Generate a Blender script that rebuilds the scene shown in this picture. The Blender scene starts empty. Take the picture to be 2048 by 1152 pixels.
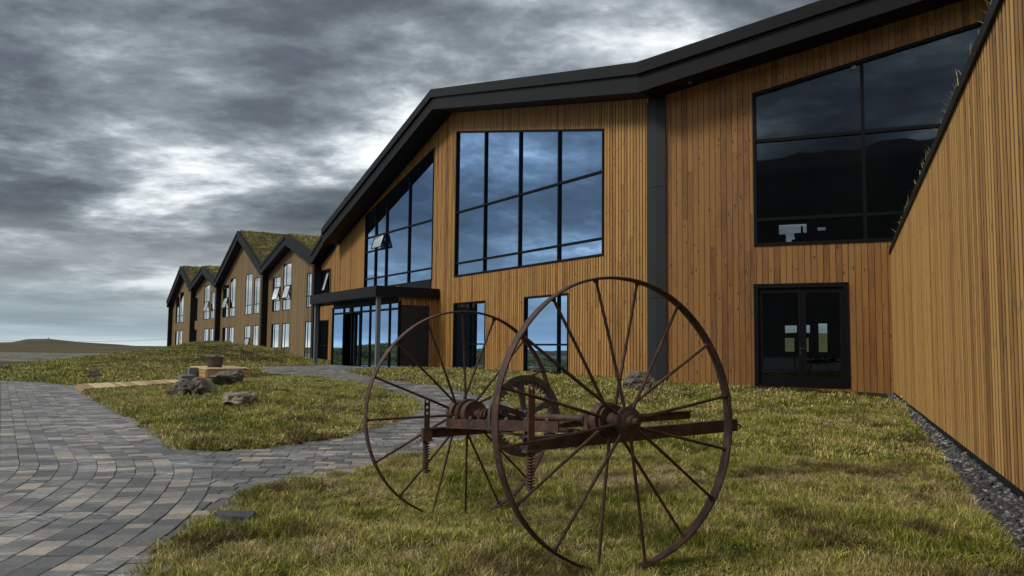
import bpy, bmesh, math, random
import numpy as np
from mathutils import Vector, Matrix, noise
rnd = random.Random(11)
np.random.seed(5)
S = bpy.context.scene
COL = S.collection
R = math.radians
# ------------------------------------------------------------------ camera
F = 1619.0; PITCH = R(4.326); ROLL = R(.593); CZ = 1.06
fwd = Vector((0, math.cos(PITCH), math.sin(PITCH)))
up0 = Vector((0, -math.sin(PITCH), math.cos(PITCH))); rt0 = Vector((1, 0, 0))
rt = rt0 * math.cos(ROLL) + up0 * math.sin(ROLL)
up = -rt0 * math.sin(ROLL) + up0 * math.cos(ROLL)
CAM = Vector((0, 0, CZ))
cd = bpy.data.cameras.new('camera'); cam = bpy.data.objects.new('camera', cd); COL.objects.link(cam)
m = Matrix((rt, up, -fwd)).transposed().to_4x4(); m.translation = CAM
cam.matrix_world = m
cd.sensor_width = 36; cd.lens = F / 2048 * 36; cd.clip_end = 20000; cd.clip_start = .05
S.camera = cam
S.view_settings.view_transform = 'Standard'; S.view_settings.look = 'None'
S.view_settings.exposure = 0.6; S.view_settings.gamma = 1
S.render.engine = 'CYCLES'
# ------------------------------------------------------------------ sun
SUN_EL, SUN_AZ = R(42), R(-112)           # azimuth from +Y towards +X
sd = bpy.data.lights.new('sun', 'SUN'); sd.energy = 1.5; sd.angle = R(14); sd.color = (1, .95, .87)
so = bpy.data.objects.new('sun', sd); COL.objects.link(so)
sv = Vector((math.sin(SUN_AZ) * math.cos(SUN_EL), math.cos(SUN_AZ) * math.cos(SUN_EL), math.sin(SUN_EL)))
so.rotation_euler = sv.to_track_quat('Z', 'Y').to_euler()
# ------------------------------------------------------------------ world
class NT:
    def __init__(s, t): s.t = t; s.n = t.nodes; s.l = t.links
    def new(s, ty, **k):
        n = s.n.new(ty)
        for a, b in k.items(): setattr(n, a, b)
        return n
    def link(s, a, b): s.l.new(a, b)
    def val(s, sock, v):
        if isinstance(v, bpy.types.NodeSocket): s.l.new(v, sock)
        else: sock.default_value = v
    def math(s, op, a, b=None, c=None, clamp=False):
        n = s.new('ShaderNodeMath', operation=op, use_clamp=clamp)
        s.val(n.inputs[0], a)
        if b is not None: s.val(n.inputs[1], b)
        if c is not None: s.val(n.inputs[2], c)
        return n.outputs[0]
    def mix(s, f, a, b, bt='MIX'):
        n = s.new('ShaderNodeMix', data_type='RGBA', blend_type=bt)
        s.val(n.inputs[0], f)
        for i, v in ((6, a), (7, b)):
            if isinstance(v, bpy.types.NodeSocket): s.l.new(v, n.inputs[i])
            else: n.inputs[i].default_value = (*v, 1) if len(v) == 3 else v
        return n.outputs[2]
    def ramp(s, f, st, interp='LINEAR'):
        n = s.new('ShaderNodeValToRGB'); n.color_ramp.interpolation = interp
        e = n.color_ramp.elements
        while len(e) < len(st): e.new(.5)
        for i, (p, c) in enumerate(st):
            e[i].position = p; e[i].color = (*c, 1) if len(c) == 3 else c
        s.val(n.inputs[0], f); return n.outputs[0]
    def noise(s, vec, scale, detail=4, rough=.5, dist=0, out=0):
        n = s.new('ShaderNodeTexNoise'); n.inputs['Scale'].default_value = scale
        n.inputs['Detail'].default_value = detail; n.inputs['Roughness'].default_value = rough
        n.inputs['Distortion'].default_value = dist
        if vec is not None: s.l.new(vec, n.inputs['Vector'])
        return n.outputs[out]
    def mapping(s, vec, scale=(1, 1, 1), loc=(0, 0, 0), rot=(0, 0, 0)):
        n = s.new('ShaderNodeMapping'); s.l.new(vec, n.inputs[0])
        n.inputs['Scale'].default_value = scale; n.inputs['Location'].default_value = loc; n.inputs['Rotation'].default_value = rot
        return n.outputs[0]
W = bpy.data.worlds.new('World'); S.world = W; W.use_nodes = True
t = NT(W.node_tree); W.node_tree.nodes.clear()
tc = t.new('ShaderNodeTexCoord'); dirv = tc.outputs['Generated']
sky = t.new('ShaderNodeTexSky', sky_type='NISHITA'); sky.sun_disc = False
sky.sun_elevation = SUN_EL; sky.sun_rotation = SUN_AZ; sky.dust_density = 2
sp = t.new('ShaderNodeSeparateXYZ'); t.link(dirv, sp.inputs[0])
zz = t.math('MAXIMUM', sp.outputs[2], 0.0)
den = t.math('ADD', zz, .16)
cx = t.math('DIVIDE', sp.outputs[0], den); cy = t.math('DIVIDE', sp.outputs[1], den)
cb = t.new('ShaderNodeCombineXYZ'); t.link(cx, cb.inputs[0]); t.link(cy, cb.inputs[1]); cb.inputs[2].default_value = 3.1
vec = t.mapping(cb.outputs[0], (.62, .72, 1), (20.1, 1.7, 0), (0, 0, R(12)))
big = t.noise(vec, .85, 3, .5, .1)
med = t.noise(vec, 2.2, 12, .58, .15)
fin = t.noise(t.mapping(vec, (1, 1.1, 1), (9, 4, 2)), 6.5, 8, .62, .2)
dens = t.math('ADD', t.math('MULTIPLY', big, .40), t.math('ADD', t.math('MULTIPLY', med, .50), t.math('MULTIPLY', fin, .11)))
cloud = t.ramp(dens, [(.408, (.88, .90, .90)), (.440, (.57, .605, .62)), (.470, (.29, .32, .345)), (.497, (.165, .188, .206)), (.535, (.085, .098, .111)), (.59, (.044, .051, .059))])
cloud10 = t.mix(1.0, cloud, (10, 10, 10), 'MULTIPLY')
# thin blue-grey layer towards the horizon
hz = t.ramp(zz, [(0, (1, 1, 1)), (.035, (.9, .9, .9)), (.09, (.4, .4, .4)), (.16, (0, 0, 0))], 'EASE')
hzc = t.ramp(zz, [(0, (4.2, 4.9, 5.2)), (.012, (2.5, 3.15, 3.6)), (.05, (2.0, 2.5, 2.85)), (.10, (3.2, 3.5, 3.65)), (.2, (3.0, 3.3, 3.4))])
streak = t.noise(t.mapping(dirv, (1.5, 1.5, 26), (0, 0, 0)), 2.2, 5, .55, .2)
hzc2 = t.mix(1.0, hzc, t.ramp(streak, [(.35, (.8, .82, .84)), (.65, (1.22, 1.2, 1.16))]), 'MULTIPLY')
c1 = t.mix(hz, cloud10, hzc2)
c2 = t.mix(.93, sky.outputs[0], c1)
bg = t.new('ShaderNodeBackground'); bg.inputs[1].default_value = .1; t.link(c2, bg.inputs[0])
wo = t.new('ShaderNodeOutputWorld'); t.link(bg.outputs[0], wo.inputs[0])
# ------------------------------------------------------------------ projection helpers (photo pixel -> point in the place)
def ray(px, py): return rt * ((px - 1024) / F) + up * ((576 - py) / F) + fwd
def ground(px, py, z=0.0):
    d = ray(px, py); return CAM + d * ((z - CZ) / d.z)
def atdist(px, py, Y):
    d = ray(px, py); return CAM + d * (Y / d.y)
def onplane(px, py, P, n):
    d = ray(px, py); return CAM + d * ((P - CAM).dot(n) / d.dot(n))
class Face:
    """vertical facade: u along, v outward, z up"""
    def __init__(s, O, d, out): s.O = Vector((O[0], O[1], 0)); s.d = Vector((*d, 0)).normalized(); s.o = Vector((*out, 0)).normalized()
    def w(s, u, v, z): return s.O + s.d * u + s.o * v + Vector((0, 0, z))
    def px(s, x, y, v=0.0):
        p = onplane(x, y, s.O + s.o * v, s.o); q = p - s.O
        return q.dot(s.d), p.z
AC, AB, AA = R(-32.358), R(-66.957), R(22.236)
nC = Vector((math.cos(AC), -math.sin(AC), 0))
_d = ray(1315, 762); Ocn = CAM + _d * (16.5 / _d.dot(nC))
FC = Face((Ocn.x, Ocn.y), (math.sin(AC), math.cos(AC)), (-nC.x, -nC.y))
FB = Face((Ocn.x, Ocn.y), (-math.sin(AB), -math.cos(AB)), (-math.cos(AB), math.sin(AB)))
_u, _z = FB.px(1785, 700); Oa = FB.w(_u, 0, 0)
FA = Face((Oa.x, Oa.y), (-math.sin(AA), -math.cos(AA)), (-math.cos(AA), math.sin(AA)))
CORNER_U = _u
# ------------------------------------------------------------------ object helpers
def link(name, me, mat=None, parent=None, kind=None, smooth=False):
    o = bpy.data.objects.new(name, me); COL.objects.link(o)
    if mat:
        if not me.materials: me.materials.append(mat)
    if parent is not None: o.parent = parent
    if kind: o['kind'] = kind
    if smooth:
        me.shade_smooth()
    return o
def tag(o, label, cat, group=None):
    o['label'] = label; o['category'] = cat
    if group: o['group'] = group
    return o
def empty(name, loc, label=None, cat=None, group=None):
    o = bpy.data.objects.new(name, None); COL.objects.link(o); o.location = loc; o.empty_display_size = .2
    if label: tag(o, label, cat, group)
    return o
class MB:
    def __init__(s): s.v = []; s.f = []; s.a = []
    def add(s, vs, fs, tone=None):
        b = len(s.v); s.v += [tuple(p) for p in vs]; s.f += [tuple(i + b for i in f) for f in fs]
        s.a += [rnd.random() if tone is None else tone] * len(fs)
        return s
    def hexa(s, P, tone=None):   # P: 4 bottom, 4 top
        return s.add(P, [(0, 3, 2, 1), (4, 5, 6, 7), (0, 1, 5, 4), (1, 2, 6, 5), (2, 3, 7, 6), (3, 0, 4, 7)], tone)
    def box(s, c, ax, ay, az, tone=None):
        c = Vector(c); P = []
        for k in (-1, 1):
            for i, j in ((-1, -1), (1, -1), (1, 1), (-1, 1)): P.append(c + ax * i + ay * j + az * k)
        return s.hexa(P, tone)
    def fbox(s, fr, u0, u1, v0, v1, z0, z1, tone=None):
        P = [fr.w(u, v, z) for z in (z0, z1) for u, v in ((u0, v0), (u1, v0), (u1, v1), (u0, v1))]
        return s.hexa(P, tone)
    def strip(s, fr, u0, u1, v0, v1, zb0, zb1, zt0, zt1, tone=None):  # board with sloping ends
        P = [fr.w(u0, v0, zb0), fr.w(u1, v0, zb1), fr.w(u1, v1, zb1), fr.w(u0, v1, zb0),
             fr.w(u0, v0, zt0), fr.w(u1, v0, zt1), fr.w(u1, v1, zt1), fr.w(u0, v1, zt0)]
        return s.hexa(P, tone)
    def bar(s, p0, p1, w, h, upv=Vector((0, 0, 1)), tone=None):
        p0 = Vector(p0); p1 = Vector(p1); d = (p1 - p0).normalized(); sx = d.cross(upv).normalized(); uu = sx.cross(d)
        return s.box((p0 + p1) / 2, sx * w / 2, d * (p1 - p0).length / 2, uu * h / 2, tone)
    def tube(s, p0, p1, r, n=8, r1=None, cap=True, tone=None):
        p0 = Vector(p0); p1 = Vector(p1); d = (p1 - p0).normalized()
        a = d.orthogonal().normalized(); b = d.cross(a); r1 = r if r1 is None else r1
        vs = [p + (a * math.cos(2 * math.pi * i / n) + b * math.sin(2 * math.pi * i / n)) * q for p, q in ((p0, r), (p1, r1)) for i in range(n)]
        fs = [(i, (i + 1) % n, n + (i + 1) % n, n + i) for i in range(n)]
        if cap: fs += [tuple(range(n - 1, -1, -1)), tuple(range(n, 2 * n))]
        return s.add(vs, fs, tone)
    def path(s, pts, r, n=6, tone=None):
        for a, b in zip(pts[:-1], pts[1:]): s.tube(a, b, r, n, tone=tone)
        return s
    def poly(s, pts, tone=None): return s.add(pts, [tuple(range(len(pts)))], tone)
    def revolve(s, c, axis, prof, n=24, tone=None):  # prof: (offset along axis, radius)
        c = Vector(c); axis = axis.normalized(); a = axis.orthogonal().normalized(); b = axis.cross(a)
        vs = [c + axis * h + (a * math.cos(2 * math.pi * i / n) + b * math.sin(2 * math.pi * i / n)) * q for h, q in prof for i in range(n)]
        fs = []
        for k in range(len(prof) - 1):
            for i in range(n): fs.append((k * n + i, k * n + (i + 1) % n, (k + 1) * n + (i + 1) % n, (k + 1) * n + i))
        fs += [tuple(range(n)), tuple(range((len(prof) - 1) * n, len(prof) * n))]
        return s.add(vs, fs, tone)
    def mesh(s, name, origin=None):
        me = bpy.data.meshes.new(name)
        v = s.v
        if origin is not None: v = [(p[0] - origin[0], p[1] - origin[1], p[2] - origin[2]) for p in v]
        me.from_pydata(v, [], s.f)
        at = me.attributes.new('tone', 'FLOAT', 'FACE'); at.data.foreach_set('value', s.a)
        bm = bmesh.new(); bm.from_mesh(me); bmesh.ops.recalc_face_normals(bm, faces=bm.faces); bm.to_mesh(me); bm.free()
        me.update(); return me
    def build(s, name, mat, parent=None, kind=None, smooth=False, bevel=0, own=True):
        # object origin at its own centre unless parented (children keep the parent's frame)
        if not s.v: return None
        arr = np.array(s.v); org = Vector(((arr[:, 0].min() + arr[:, 0].max()) / 2, (arr[:, 1].min() + arr[:, 1].max()) / 2, arr[:, 2].min()))
        me = s.mesh(name, org); me.materials.append(mat)
        o = bpy.data.objects.new(name, me); COL.objects.link(o)
        if parent is not None:
            o.parent = parent; pl = parent['_w'] if '_w' in parent else list(parent.location)
            o.location = org - Vector(pl)
        else: o.location = org
        o['_w'] = list(org)
        if kind: o['kind'] = kind
        if smooth: me.shade_smooth()
        if bevel:
            md = o.modifiers.new('bevel', 'BEVEL'); md.width = bevel; md.segments = 2; md.limit_method = 'ANGLE'
        return o
# ------------------------------------------------------------------ materials
def newmat(name):
    m_ = bpy.data.materials.new(name); m_.use_nodes = True; m_.node_tree.nodes.clear()
    q = NT(m_.node_tree); b = q.new('ShaderNodeBsdfPrincipled'); o = q.new('ShaderNodeOutputMaterial'); q.link(b.outputs[0], o.inputs[0])
    return m_, q, b, o
def pos(q): return q.new('ShaderNodeNewGeometry').outputs['Position']
def attr(q, n='tone'):
    a = q.new('ShaderNodeAttribute'); a.attribute_name = n; return a.outputs['Fac']
def bump(q, b, h, strength=.3, dist=.01):
    n = q.new('ShaderNodeBump'); n.inputs['Strength'].default_value = strength; n.inputs['Distance'].default_value = dist
    q.link(h, n.inputs['Height']); q.link(n.outputs[0], b.inputs['Normal'])
def simple(name, col, rough=.6, metal=0, var=.15, nscale=8, spec=None, bmp=0):
    m_, q, b, o = newmat(name)
    n = q.noise(pos(q), nscale, 6, .6)
    c = q.mix(n, tuple(x * (1 - var) for x in col), tuple(min(1, x * (1 + var)) for x in col))
    q.link(c, b.inputs['Base Color']); b.inputs['Roughness'].default_value = rough; b.inputs['Metallic'].default_value = metal
    if spec is not None: b.inputs['Specular IOR Level'].default_value = spec
    if bmp: bump(q, b, q.noise(pos(q), nscale * 6, 5, .65), bmp, .01)
    return m_
def wood(name, dark, light, knots=0, gs=1.0, rough=.62, VAR=.27):
    m_, q, b, o = newmat(name)
    p = pos(q); tn = attr(q)
    off = q.new('ShaderNodeCombineXYZ'); q.link(q.math('MULTIPLY', tn, 37.0), off.inputs[0]); q.link(q.math('MULTIPLY', tn, 91.0), off.inputs[2])
    av = q.new('ShaderNodeVectorMath', operation='ADD'); q.link(p, av.inputs[0]); q.link(off.outputs[0], av.inputs[1])
    pv = av.outputs[0]
    grain = q.noise(q.mapping(pv, (30 * gs, 30 * gs, 1.3)), 1.6, 6, .62, .5)
    blot = q.noise(q.mapping(pv, (2.2, 2.2, .5)), 1.0, 4, .6)
    f = q.math('ADD', q.math('MULTIPLY', grain, .55), q.math('MULTIPLY', blot, .45))
    f = q.math('ADD', f, q.math('MULTIPLY', q.math('SUBTRACT', tn, .5), VAR))
    c = q.ramp(f, [(.28, dark), (.50, tuple((a + 2 * d) / 3 for a, d in zip(dark, light))), (.72, light)])
    # weather staining: long vertical run marks
    st = q.noise(q.mapping(p, (5, 5, .25)), 1.3, 5, .65)
    c = q.mix(q.ramp(st, [(.55, (0, 0, 0)), (.78, (.35, .35, .35))]), c, tuple(x * .45 for x in dark))
    if knots:
        vo = q.new('ShaderNodeTexVoronoi'); vo.inputs['Scale'].default_value = 1.0
        q.link(q.mapping(pv, (7, 7, 2.9)), vo.inputs['Vector'])
        kk = q.ramp(vo.outputs['Distance'], [(.07, (1, 1, 1)), (.135, (.35, .35, .35)), (.2, (0, 0, 0))])
        c = q.mix(q.math('MULTIPLY', kk, knots), c, (.035, .012, .005))
    q.link(c, b.inputs['Base Color']); b.inputs['Roughness'].default_value = rough
    bump(q, b, grain, .25, .004)
    return m_
M = {}
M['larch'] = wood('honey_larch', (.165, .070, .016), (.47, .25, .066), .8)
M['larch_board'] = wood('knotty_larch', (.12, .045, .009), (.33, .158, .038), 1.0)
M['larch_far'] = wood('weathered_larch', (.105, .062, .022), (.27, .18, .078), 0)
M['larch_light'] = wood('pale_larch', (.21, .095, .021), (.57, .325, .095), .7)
M['deck'] = wood('fresh_pine', (.30, .20, .09), (.60, .46, .25), .2, VAR=.45)
M['deck_face'] = wood('fresh_pine_face', (.30, .17, .07), (.48, .30, .14), .2)
M['barrel'] = wood('old_barrel_oak', (.03, .02, .015), (.10, .07, .05), 0)
M['metal'] = simple('anthracite_cladding', (.0075, .008, .009), .55, 0, .22, 1.3, spec=.22)
M['metal_light'] = simple('grey_cladding', (.020, .0225, .025), .5, 0, .2, 1.3, spec=.3)
M['frame'] = simple('black_window_frame', (.0045, .005, .0055), .5, 0, .1, spec=.14)
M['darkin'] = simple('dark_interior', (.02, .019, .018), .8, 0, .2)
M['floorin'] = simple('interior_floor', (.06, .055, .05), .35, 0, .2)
M['sheath'] = simple('gap_shade_backing', (.018, .012, .008), .9)  # wall backing, coloured dark to give the shade in the board gaps
M['post'] = simple('galvanised_post', (.16, .17, .18), .45, .3, .2, 3)
M['concrete'] = simple('step_concrete', (.14, .145, .15), .85, 0, .25, 10, bmp=.3)
M['white'] = simple('pale_print', (.7, .7, .68), .6)
M['fabric'] = simple('lamp_fabric', (.03, .025, .02), .9)
M['dirt'] = simple('planter_soil', (.03, .022, .015), .95, bmp=.5)
M['petal'] = simple('white_petals', (.7, .68, .66), .6); M['leaf'] = simple('planter_leaf', (.04, .06, .02), .6)
M['wire'] = simple('cable', (.02, .02, .02), .6)
def rust(name, a=(.018, .012, .011), b_=(.075, .038, .026), c_=(.175, .08, .042)):
    m_, q, b, o = newmat(name); p = pos(q)
    n1 = q.noise(p, 9, 8, .65); n2 = q.noise(p, 70, 6, .7)
    f = q.math('ADD', q.math('MULTIPLY', n1, .62), q.math('MULTIPLY', n2, .38))
    c = q.ramp(f, [(.38, a), (.52, b_), (.66, c_), (.75, (.22, .12, .07))])
    q.link(c, b.inputs['Base Color']); b.inputs['Roughness'].default_value = .62; b.inputs['Metallic'].default_value = .25
    q.link(q.ramp(n2, [(.3, (.45, .45, .45)), (.7, (.85, .85, .85))]), b.inputs['Roughness'])
    bump(q, b, n2, .7, .003); return m_
M['rust'] = rust('rusty_iron')
M['rust_gear'] = rust('grey_rusty_cast_iron', (.04, .036, .032), (.09, .078, .065), (.16, .12, .085))
M['rust_spring'] = rust('orange_rust', (.05, .022, .015), (.14, .06, .035), (.22, .10, .05))
def coated(name, tint, refl0, refl1, body=(.006, .009, .012), power=3.0):
    """solar-control glass over a dark room"""
    m_, q, b, o = newmat(name)
    lw = q.new('ShaderNodeLayerWeight'); lw.inputs[0].default_value = .5
    f = q.math('ADD', refl0, q.math('MULTIPLY', q.math('POWER', lw.outputs['Facing'], power), refl1 - refl0))
    g = q.new('ShaderNodeBsdfGlossy'); g.inputs['Roughness'].default_value = .012; g.inputs['Color'].default_value = (*tint, 1)
    nn = q.noise(q.mapping(pos(q), (1, 1, 1)), .55, 2, .5)
    bp = q.new('ShaderNodeBump'); bp.inputs['Strength'].default_value = .05; bp.inputs['Distance'].default_value = .05
    q.link(nn, bp.inputs['Height']); q.link(bp.outputs[0], g.inputs['Normal'])
    b.inputs['Base Color'].default_value = (*body, 1); b.inputs['Roughness'].default_value = .3; b.inputs['Specular IOR Level'].default_value = 0
    mx = q.new('ShaderNodeMixShader'); q.link(f, mx.inputs[0]); q.link(b.outputs[0], mx.inputs[1]); q.link(g.outputs[0], mx.inputs[2])
    q.link(mx.outputs[0], o.inputs[0]); return m_
M['glass_blue'] = coated('blue_coated_glass', (.50, .76, 1.14), .60, 1.3, power=1.5)
M['glass_wing'] = coated('reflective_window_glass', (1, 1, 1), .3, 1.6, power=1.2)
M['glass_vent'] = coated('vent_glass_painted_reflection', (1, 1, 1), .25, .8, (.45, .47, .48), 1.3)  # pale body colour stands in for the bright reflection on the open sashes
def clearglass(name, tint, refl):
    m_, q, b, o = newmat(name); q.n.remove(b)
    tr = q.new('ShaderNodeBsdfTransparent'); tr.inputs[0].default_value = (*tint, 1)
    g = q.new('ShaderNodeBsdfGlossy'); g.inputs['Roughness'].default_value = .01; g.inputs['Color'].default_value = (.72, .85, 1.0, 1)
    fr = q.new('ShaderNodeFresnel'); fr.inputs[0].default_value = refl
    mx = q.new('ShaderNodeMixShader'); q.link(fr.outputs[0], mx.inputs[0]); q.link(tr.outputs[0], mx.inputs[1]); q.link(g.outputs[0], mx.inputs[2])
    q.link(mx.outputs[0], o.inputs[0]); return m_
M['glass_clear'] = clearglass('tinted_glass', (.62, .66, .66), 1.62)
def turfmat(name, cols, sc=1.0, rough=.9, bmp=.6):
    m_, q, b, o = newmat(name); p = pos(q)
    a = q.noise(p, .55 * sc, 4, .6); c_ = q.noise(p, 14 * sc, 6, .7)
    f = q.math('ADD', q.math('MULTIPLY', a, .6), q.math('MULTIPLY', c_, .4))
    q.link(q.ramp(f, cols), b.inputs['Base Color']); b.inputs['Roughness'].default_value = rough; b.inputs['Specular IOR Level'].default_value = .1
    bump(q, b, c_, bmp, .05); return m_
M['soil'] = turfmat('lawn_soil', [(.3, (.018, .014, .007)), (.5, (.036, .030, .012)), (.7, (.06, .048, .022))])
M['roofturf'] = turfmat('roof_turf', [(.3, (.03, .032, .010)), (.5, (.06, .055, .02)), (.7, (.13, .09, .045))])
def blademat(name, g1, g2, s1, s2, thr=.5):
    m_, q, b, o = newmat(name); p = pos(q)
    oi = q.new('ShaderNodeObjectInfo').outputs['Random']
    patch = q.noise(p, .85, 5, .68, .6); patch2 = q.noise(q.mapping(p, (1, 1, 1), (7, 3, 0)), 4.2, 5, .7)
    f = q.math('ADD', q.math('MULTIPLY', patch, .58), q.math('ADD', q.math('MULTIPLY', patch2, .42), q.math('MULTIPLY', q.math('ADD', oi, attr(q)), .12)))
    c = q.ramp(f, [(thr - .12, g1), (thr - .02, g2), (thr + .07, s1), (thr + .17, s2)])
    br = q.noise(q.mapping(p, (1, 1, 1), (2, 9, 0)), 1.15, 4, .62)
    c = q.mix(q.ramp(br, [(.52, (0, 0, 0)), (.63, (.8, .8, .8))]), c, (.105, .065, .024))
    tv = q.math('FRACT', q.math('ADD', attr(q), q.math('MULTIPLY', oi, 7.3)))
    c = q.mix(1.0, c, q.ramp(tv, [(0, (.38, .36, .34)), (.5, (.85, .85, .8)), (.85, (1.35, 1.35, 1.3)), (1, (2.3, 2.1, 1.9))]), 'MULTIPLY')
    q.link(c, b.inputs['Base Color']); b.inputs['Roughness'].default_value = .45; b.inputs['Specular IOR Level'].default_value = .4
    tl = q.new('ShaderNodeBsdfTranslucent'); q.link(c, tl.inputs[0])
    mx = q.new('ShaderNodeMixShader'); mx.inputs[0].default_value = .18; q.link(b.outputs[0], mx.inputs[1]); q.link(tl.outputs[0], mx.inputs[2])
    q.link(mx.outputs[0], o.inputs[0]); return m_
M['blade'] = blademat('grass_blades', (.042, .074, .007), (.140, .182, .017), (.30, .31, .05), (.52, .44, .18), .532)
M['straw'] = blademat('straw_blades', (.22, .20, .06), (.34, .27, .11), (.46, .36, .18), (.52, .42, .26), .5)
def stone(name, a, b_, sc=6):
    m_, q, b, o = newmat(name); p = pos(q)
    n1 = q.noise(p, sc, 8, .7); n2 = q.noise(p, sc * .35, 3, .5)
    c = q.ramp(n1, [(.35, a), (.6, b_), (.72, tuple(min(1, x * 1.5) for x in b_))])
    c = q.mix(q.ramp(n2, [(.55, (0, 0, 0)), (.62, (.35, .35, .35))]), c, (.28, .26, .18))
    q.link(c, b.inputs['Base Color']); b.inputs['Roughness'].default_value = .9; bump(q, b, n1, .8, .04); return m_
M['stone'] = stone('boulder_stone', (.045, .037, .029), (.19, .16, .12)); M['stone_dark'] = stone('dark_boulder_stone', (.026, .023, .021), (.12, .105, .092))
M['stone_pale'] = stone('pale_boulder_stone', (.11, .095, .065), (.27, .235, .165)); M['slate'] = stone('slate', (.03, .035, .04), (.06, .065, .07))
M['gravel_bed'] = stone('gravel_fines', (.018, .019, .020), (.055, .056, .057), 40)
def gravelmat():
    m_, q, b, o = newmat('gravel_stones'); oi = q.new('ShaderNodeObjectInfo').outputs['Random']
    c = q.ramp(oi, [(0, (.022, .024, .026)), (.5, (.06, .063, .066)), (.8, (.14, .14, .138)), (1, (.32, .315, .30))])
    c = q.mix(1.0, c, q.ramp(q.noise(pos(q), 60, 4, .6), [(.3, (.7, .7, .7)), (.7, (1.2, 1.2, 1.2))]), 'MULTIPLY')
    q.link(c, b.inputs['Base Color']); b.inputs['Roughness'].default_value = .8; return m_
M['gravel'] = gravelmat()
def pavermat():
    m_, q, b, o = newmat('concrete_pavers'); p = pos(q); tn = attr(q)
    base = q.ramp(tn, [(0, (.060, .060, .058)), (.2, (.088, .087, .083)), (.4, (.115, .112, .105)), (.58, (.142, .134, .120)), (.70, (.175, .16, .14)), (.80, (.235, .20, .165)), (.88, (.29, .24, .185)), (.95, (.36, .30, .23)), (1, (.16, .15, .145))])
    n1 = q.noise(p, 1.4, 5, .6); n2 = q.noise(p, 60, 5, .7); n3 = q.noise(q.mapping(p, (22, 5, 1)), 1.5, 5, .65)
    c = q.mix(q.ramp(n1, [(.3, (0, 0, 0)), (.7, (.25, .25, .25))]), base, (.13, .13, .125))
    c = q.mix(1.0, c, q.ramp(q.math('ADD', q.math('MULTIPLY', n2, .5), q.math('MULTIPLY', n3, .5)), [(.3, (.55, .55, .55)), (.7, (1.45, 1.45, 1.45))]), 'MULTIPLY')
    # pale efflorescence smears
    e1 = q.noise(q.mapping(p, (1.1, 2.4, 1), (3.7, 1.9, 0)), 1.1, 3, .5); e2 = q.noise(q.mapping(p, (4, 16, 1)), 2.0, 6, .7)
    ef = q.math('MULTIPLY', q.ramp(e1, [(.50, (0, 0, 0)), (.66, (1, 1, 1))]), q.ramp(e2, [(.47, (0, 0, 0)), (.62, (1, 1, 1))]))
    c = q.mix(q.math('MULTIPLY', ef, .9), c, (.55, .55, .54))
    q.link(c, b.inputs['Base Color']); b.inputs['Specular IOR Level'].default_value = .55
    q.link(q.ramp(n1, [(.3, (.42, .42, .42)), (.7, (.66, .66, .66))]), b.inputs['Roughness'])
    bump(q, b, q.math('ADD', n2, q.math('MULTIPLY', n3, .8)), .5, .004); return m_
M['paver'] = pavermat(); M['joint'] = simple('joint_sand', (.022, .022, .02), .95)
def plainmat():
    m_, q, b, o = newmat('open_plain'); p = pos(q)
    sx = q.new('ShaderNodeSeparateXYZ'); q.link(p, sx.inputs[0])
    dist = q.new('ShaderNodeVectorMath', operation='LENGTH'); q.link(p, dist.inputs[0]); L = dist.outputs['Value']
    n = q.noise(p, .045, 5, .6); n2 = q.noise(p, .16, 6, .65); nf = q.noise(p, .006, 5, .6)
    gravel = q.ramp(n2, [(.40, (.20, .20, .19)), (.49, (.165, .16, .13)), (.52, (.05, .052, .03)), (.555, (.07, .065, .035)), (.60, (.26, .23, .165))])
    gravel0 = q.ramp(q.noise(p, 1.5, 6, .7), [(.3, (.095, .10, .105)), (.7, (.17, .175, .175))])
    dd = q.math('ADD', L, q.math('MULTIPLY', q.math('SUBTRACT', n, .5), 60))
    g = q.mix(q.ramp(q.math('DIVIDE', dd, 200), [(.46, (0, 0, 0)), (.50, (1, 1, 1))]), gravel0, gravel)
    heath = q.ramp(nf, [(.35, (.055, .047, .018)), (.5, (.085, .068, .028)), (.65, (.12, .09, .045))])
    heath = q.mix(q.ramp(n2, [(.4, (0, 0, 0)), (.7, (.4, .4, .4))]), heath, (.06, .06, .025))
    c = q.mix(q.ramp(q.math('DIVIDE', dd, 400), [(.76, (0, 0, 0)), (.82, (1, 1, 1))]), g, heath)
    q.link(c, b.inputs['Base Color']); b.inputs['Roughness'].default_value = .95; b.inputs['Specular IOR Level'].default_value = .1
    bump(q, b, n2, .6, .3); return m_
M['plain'] = plainmat()
M['mountain'] = simple('dark_mountain_rock', (.03, .026, .02), .95, 0, .5, .02)
M['hill'] = turfmat('heath_hill', [(.35, (.05, .044, .02)), (.5, (.085, .07, .036)), (.66, (.13, .115, .075))], .02, bmp=.2)
M['backhill'] = turfmat('green_hill', [(.35, (.09, .11, .04)), (.5, (.14, .155, .06)), (.66, (.20, .19, .10))], .1, bmp=.2)
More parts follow.
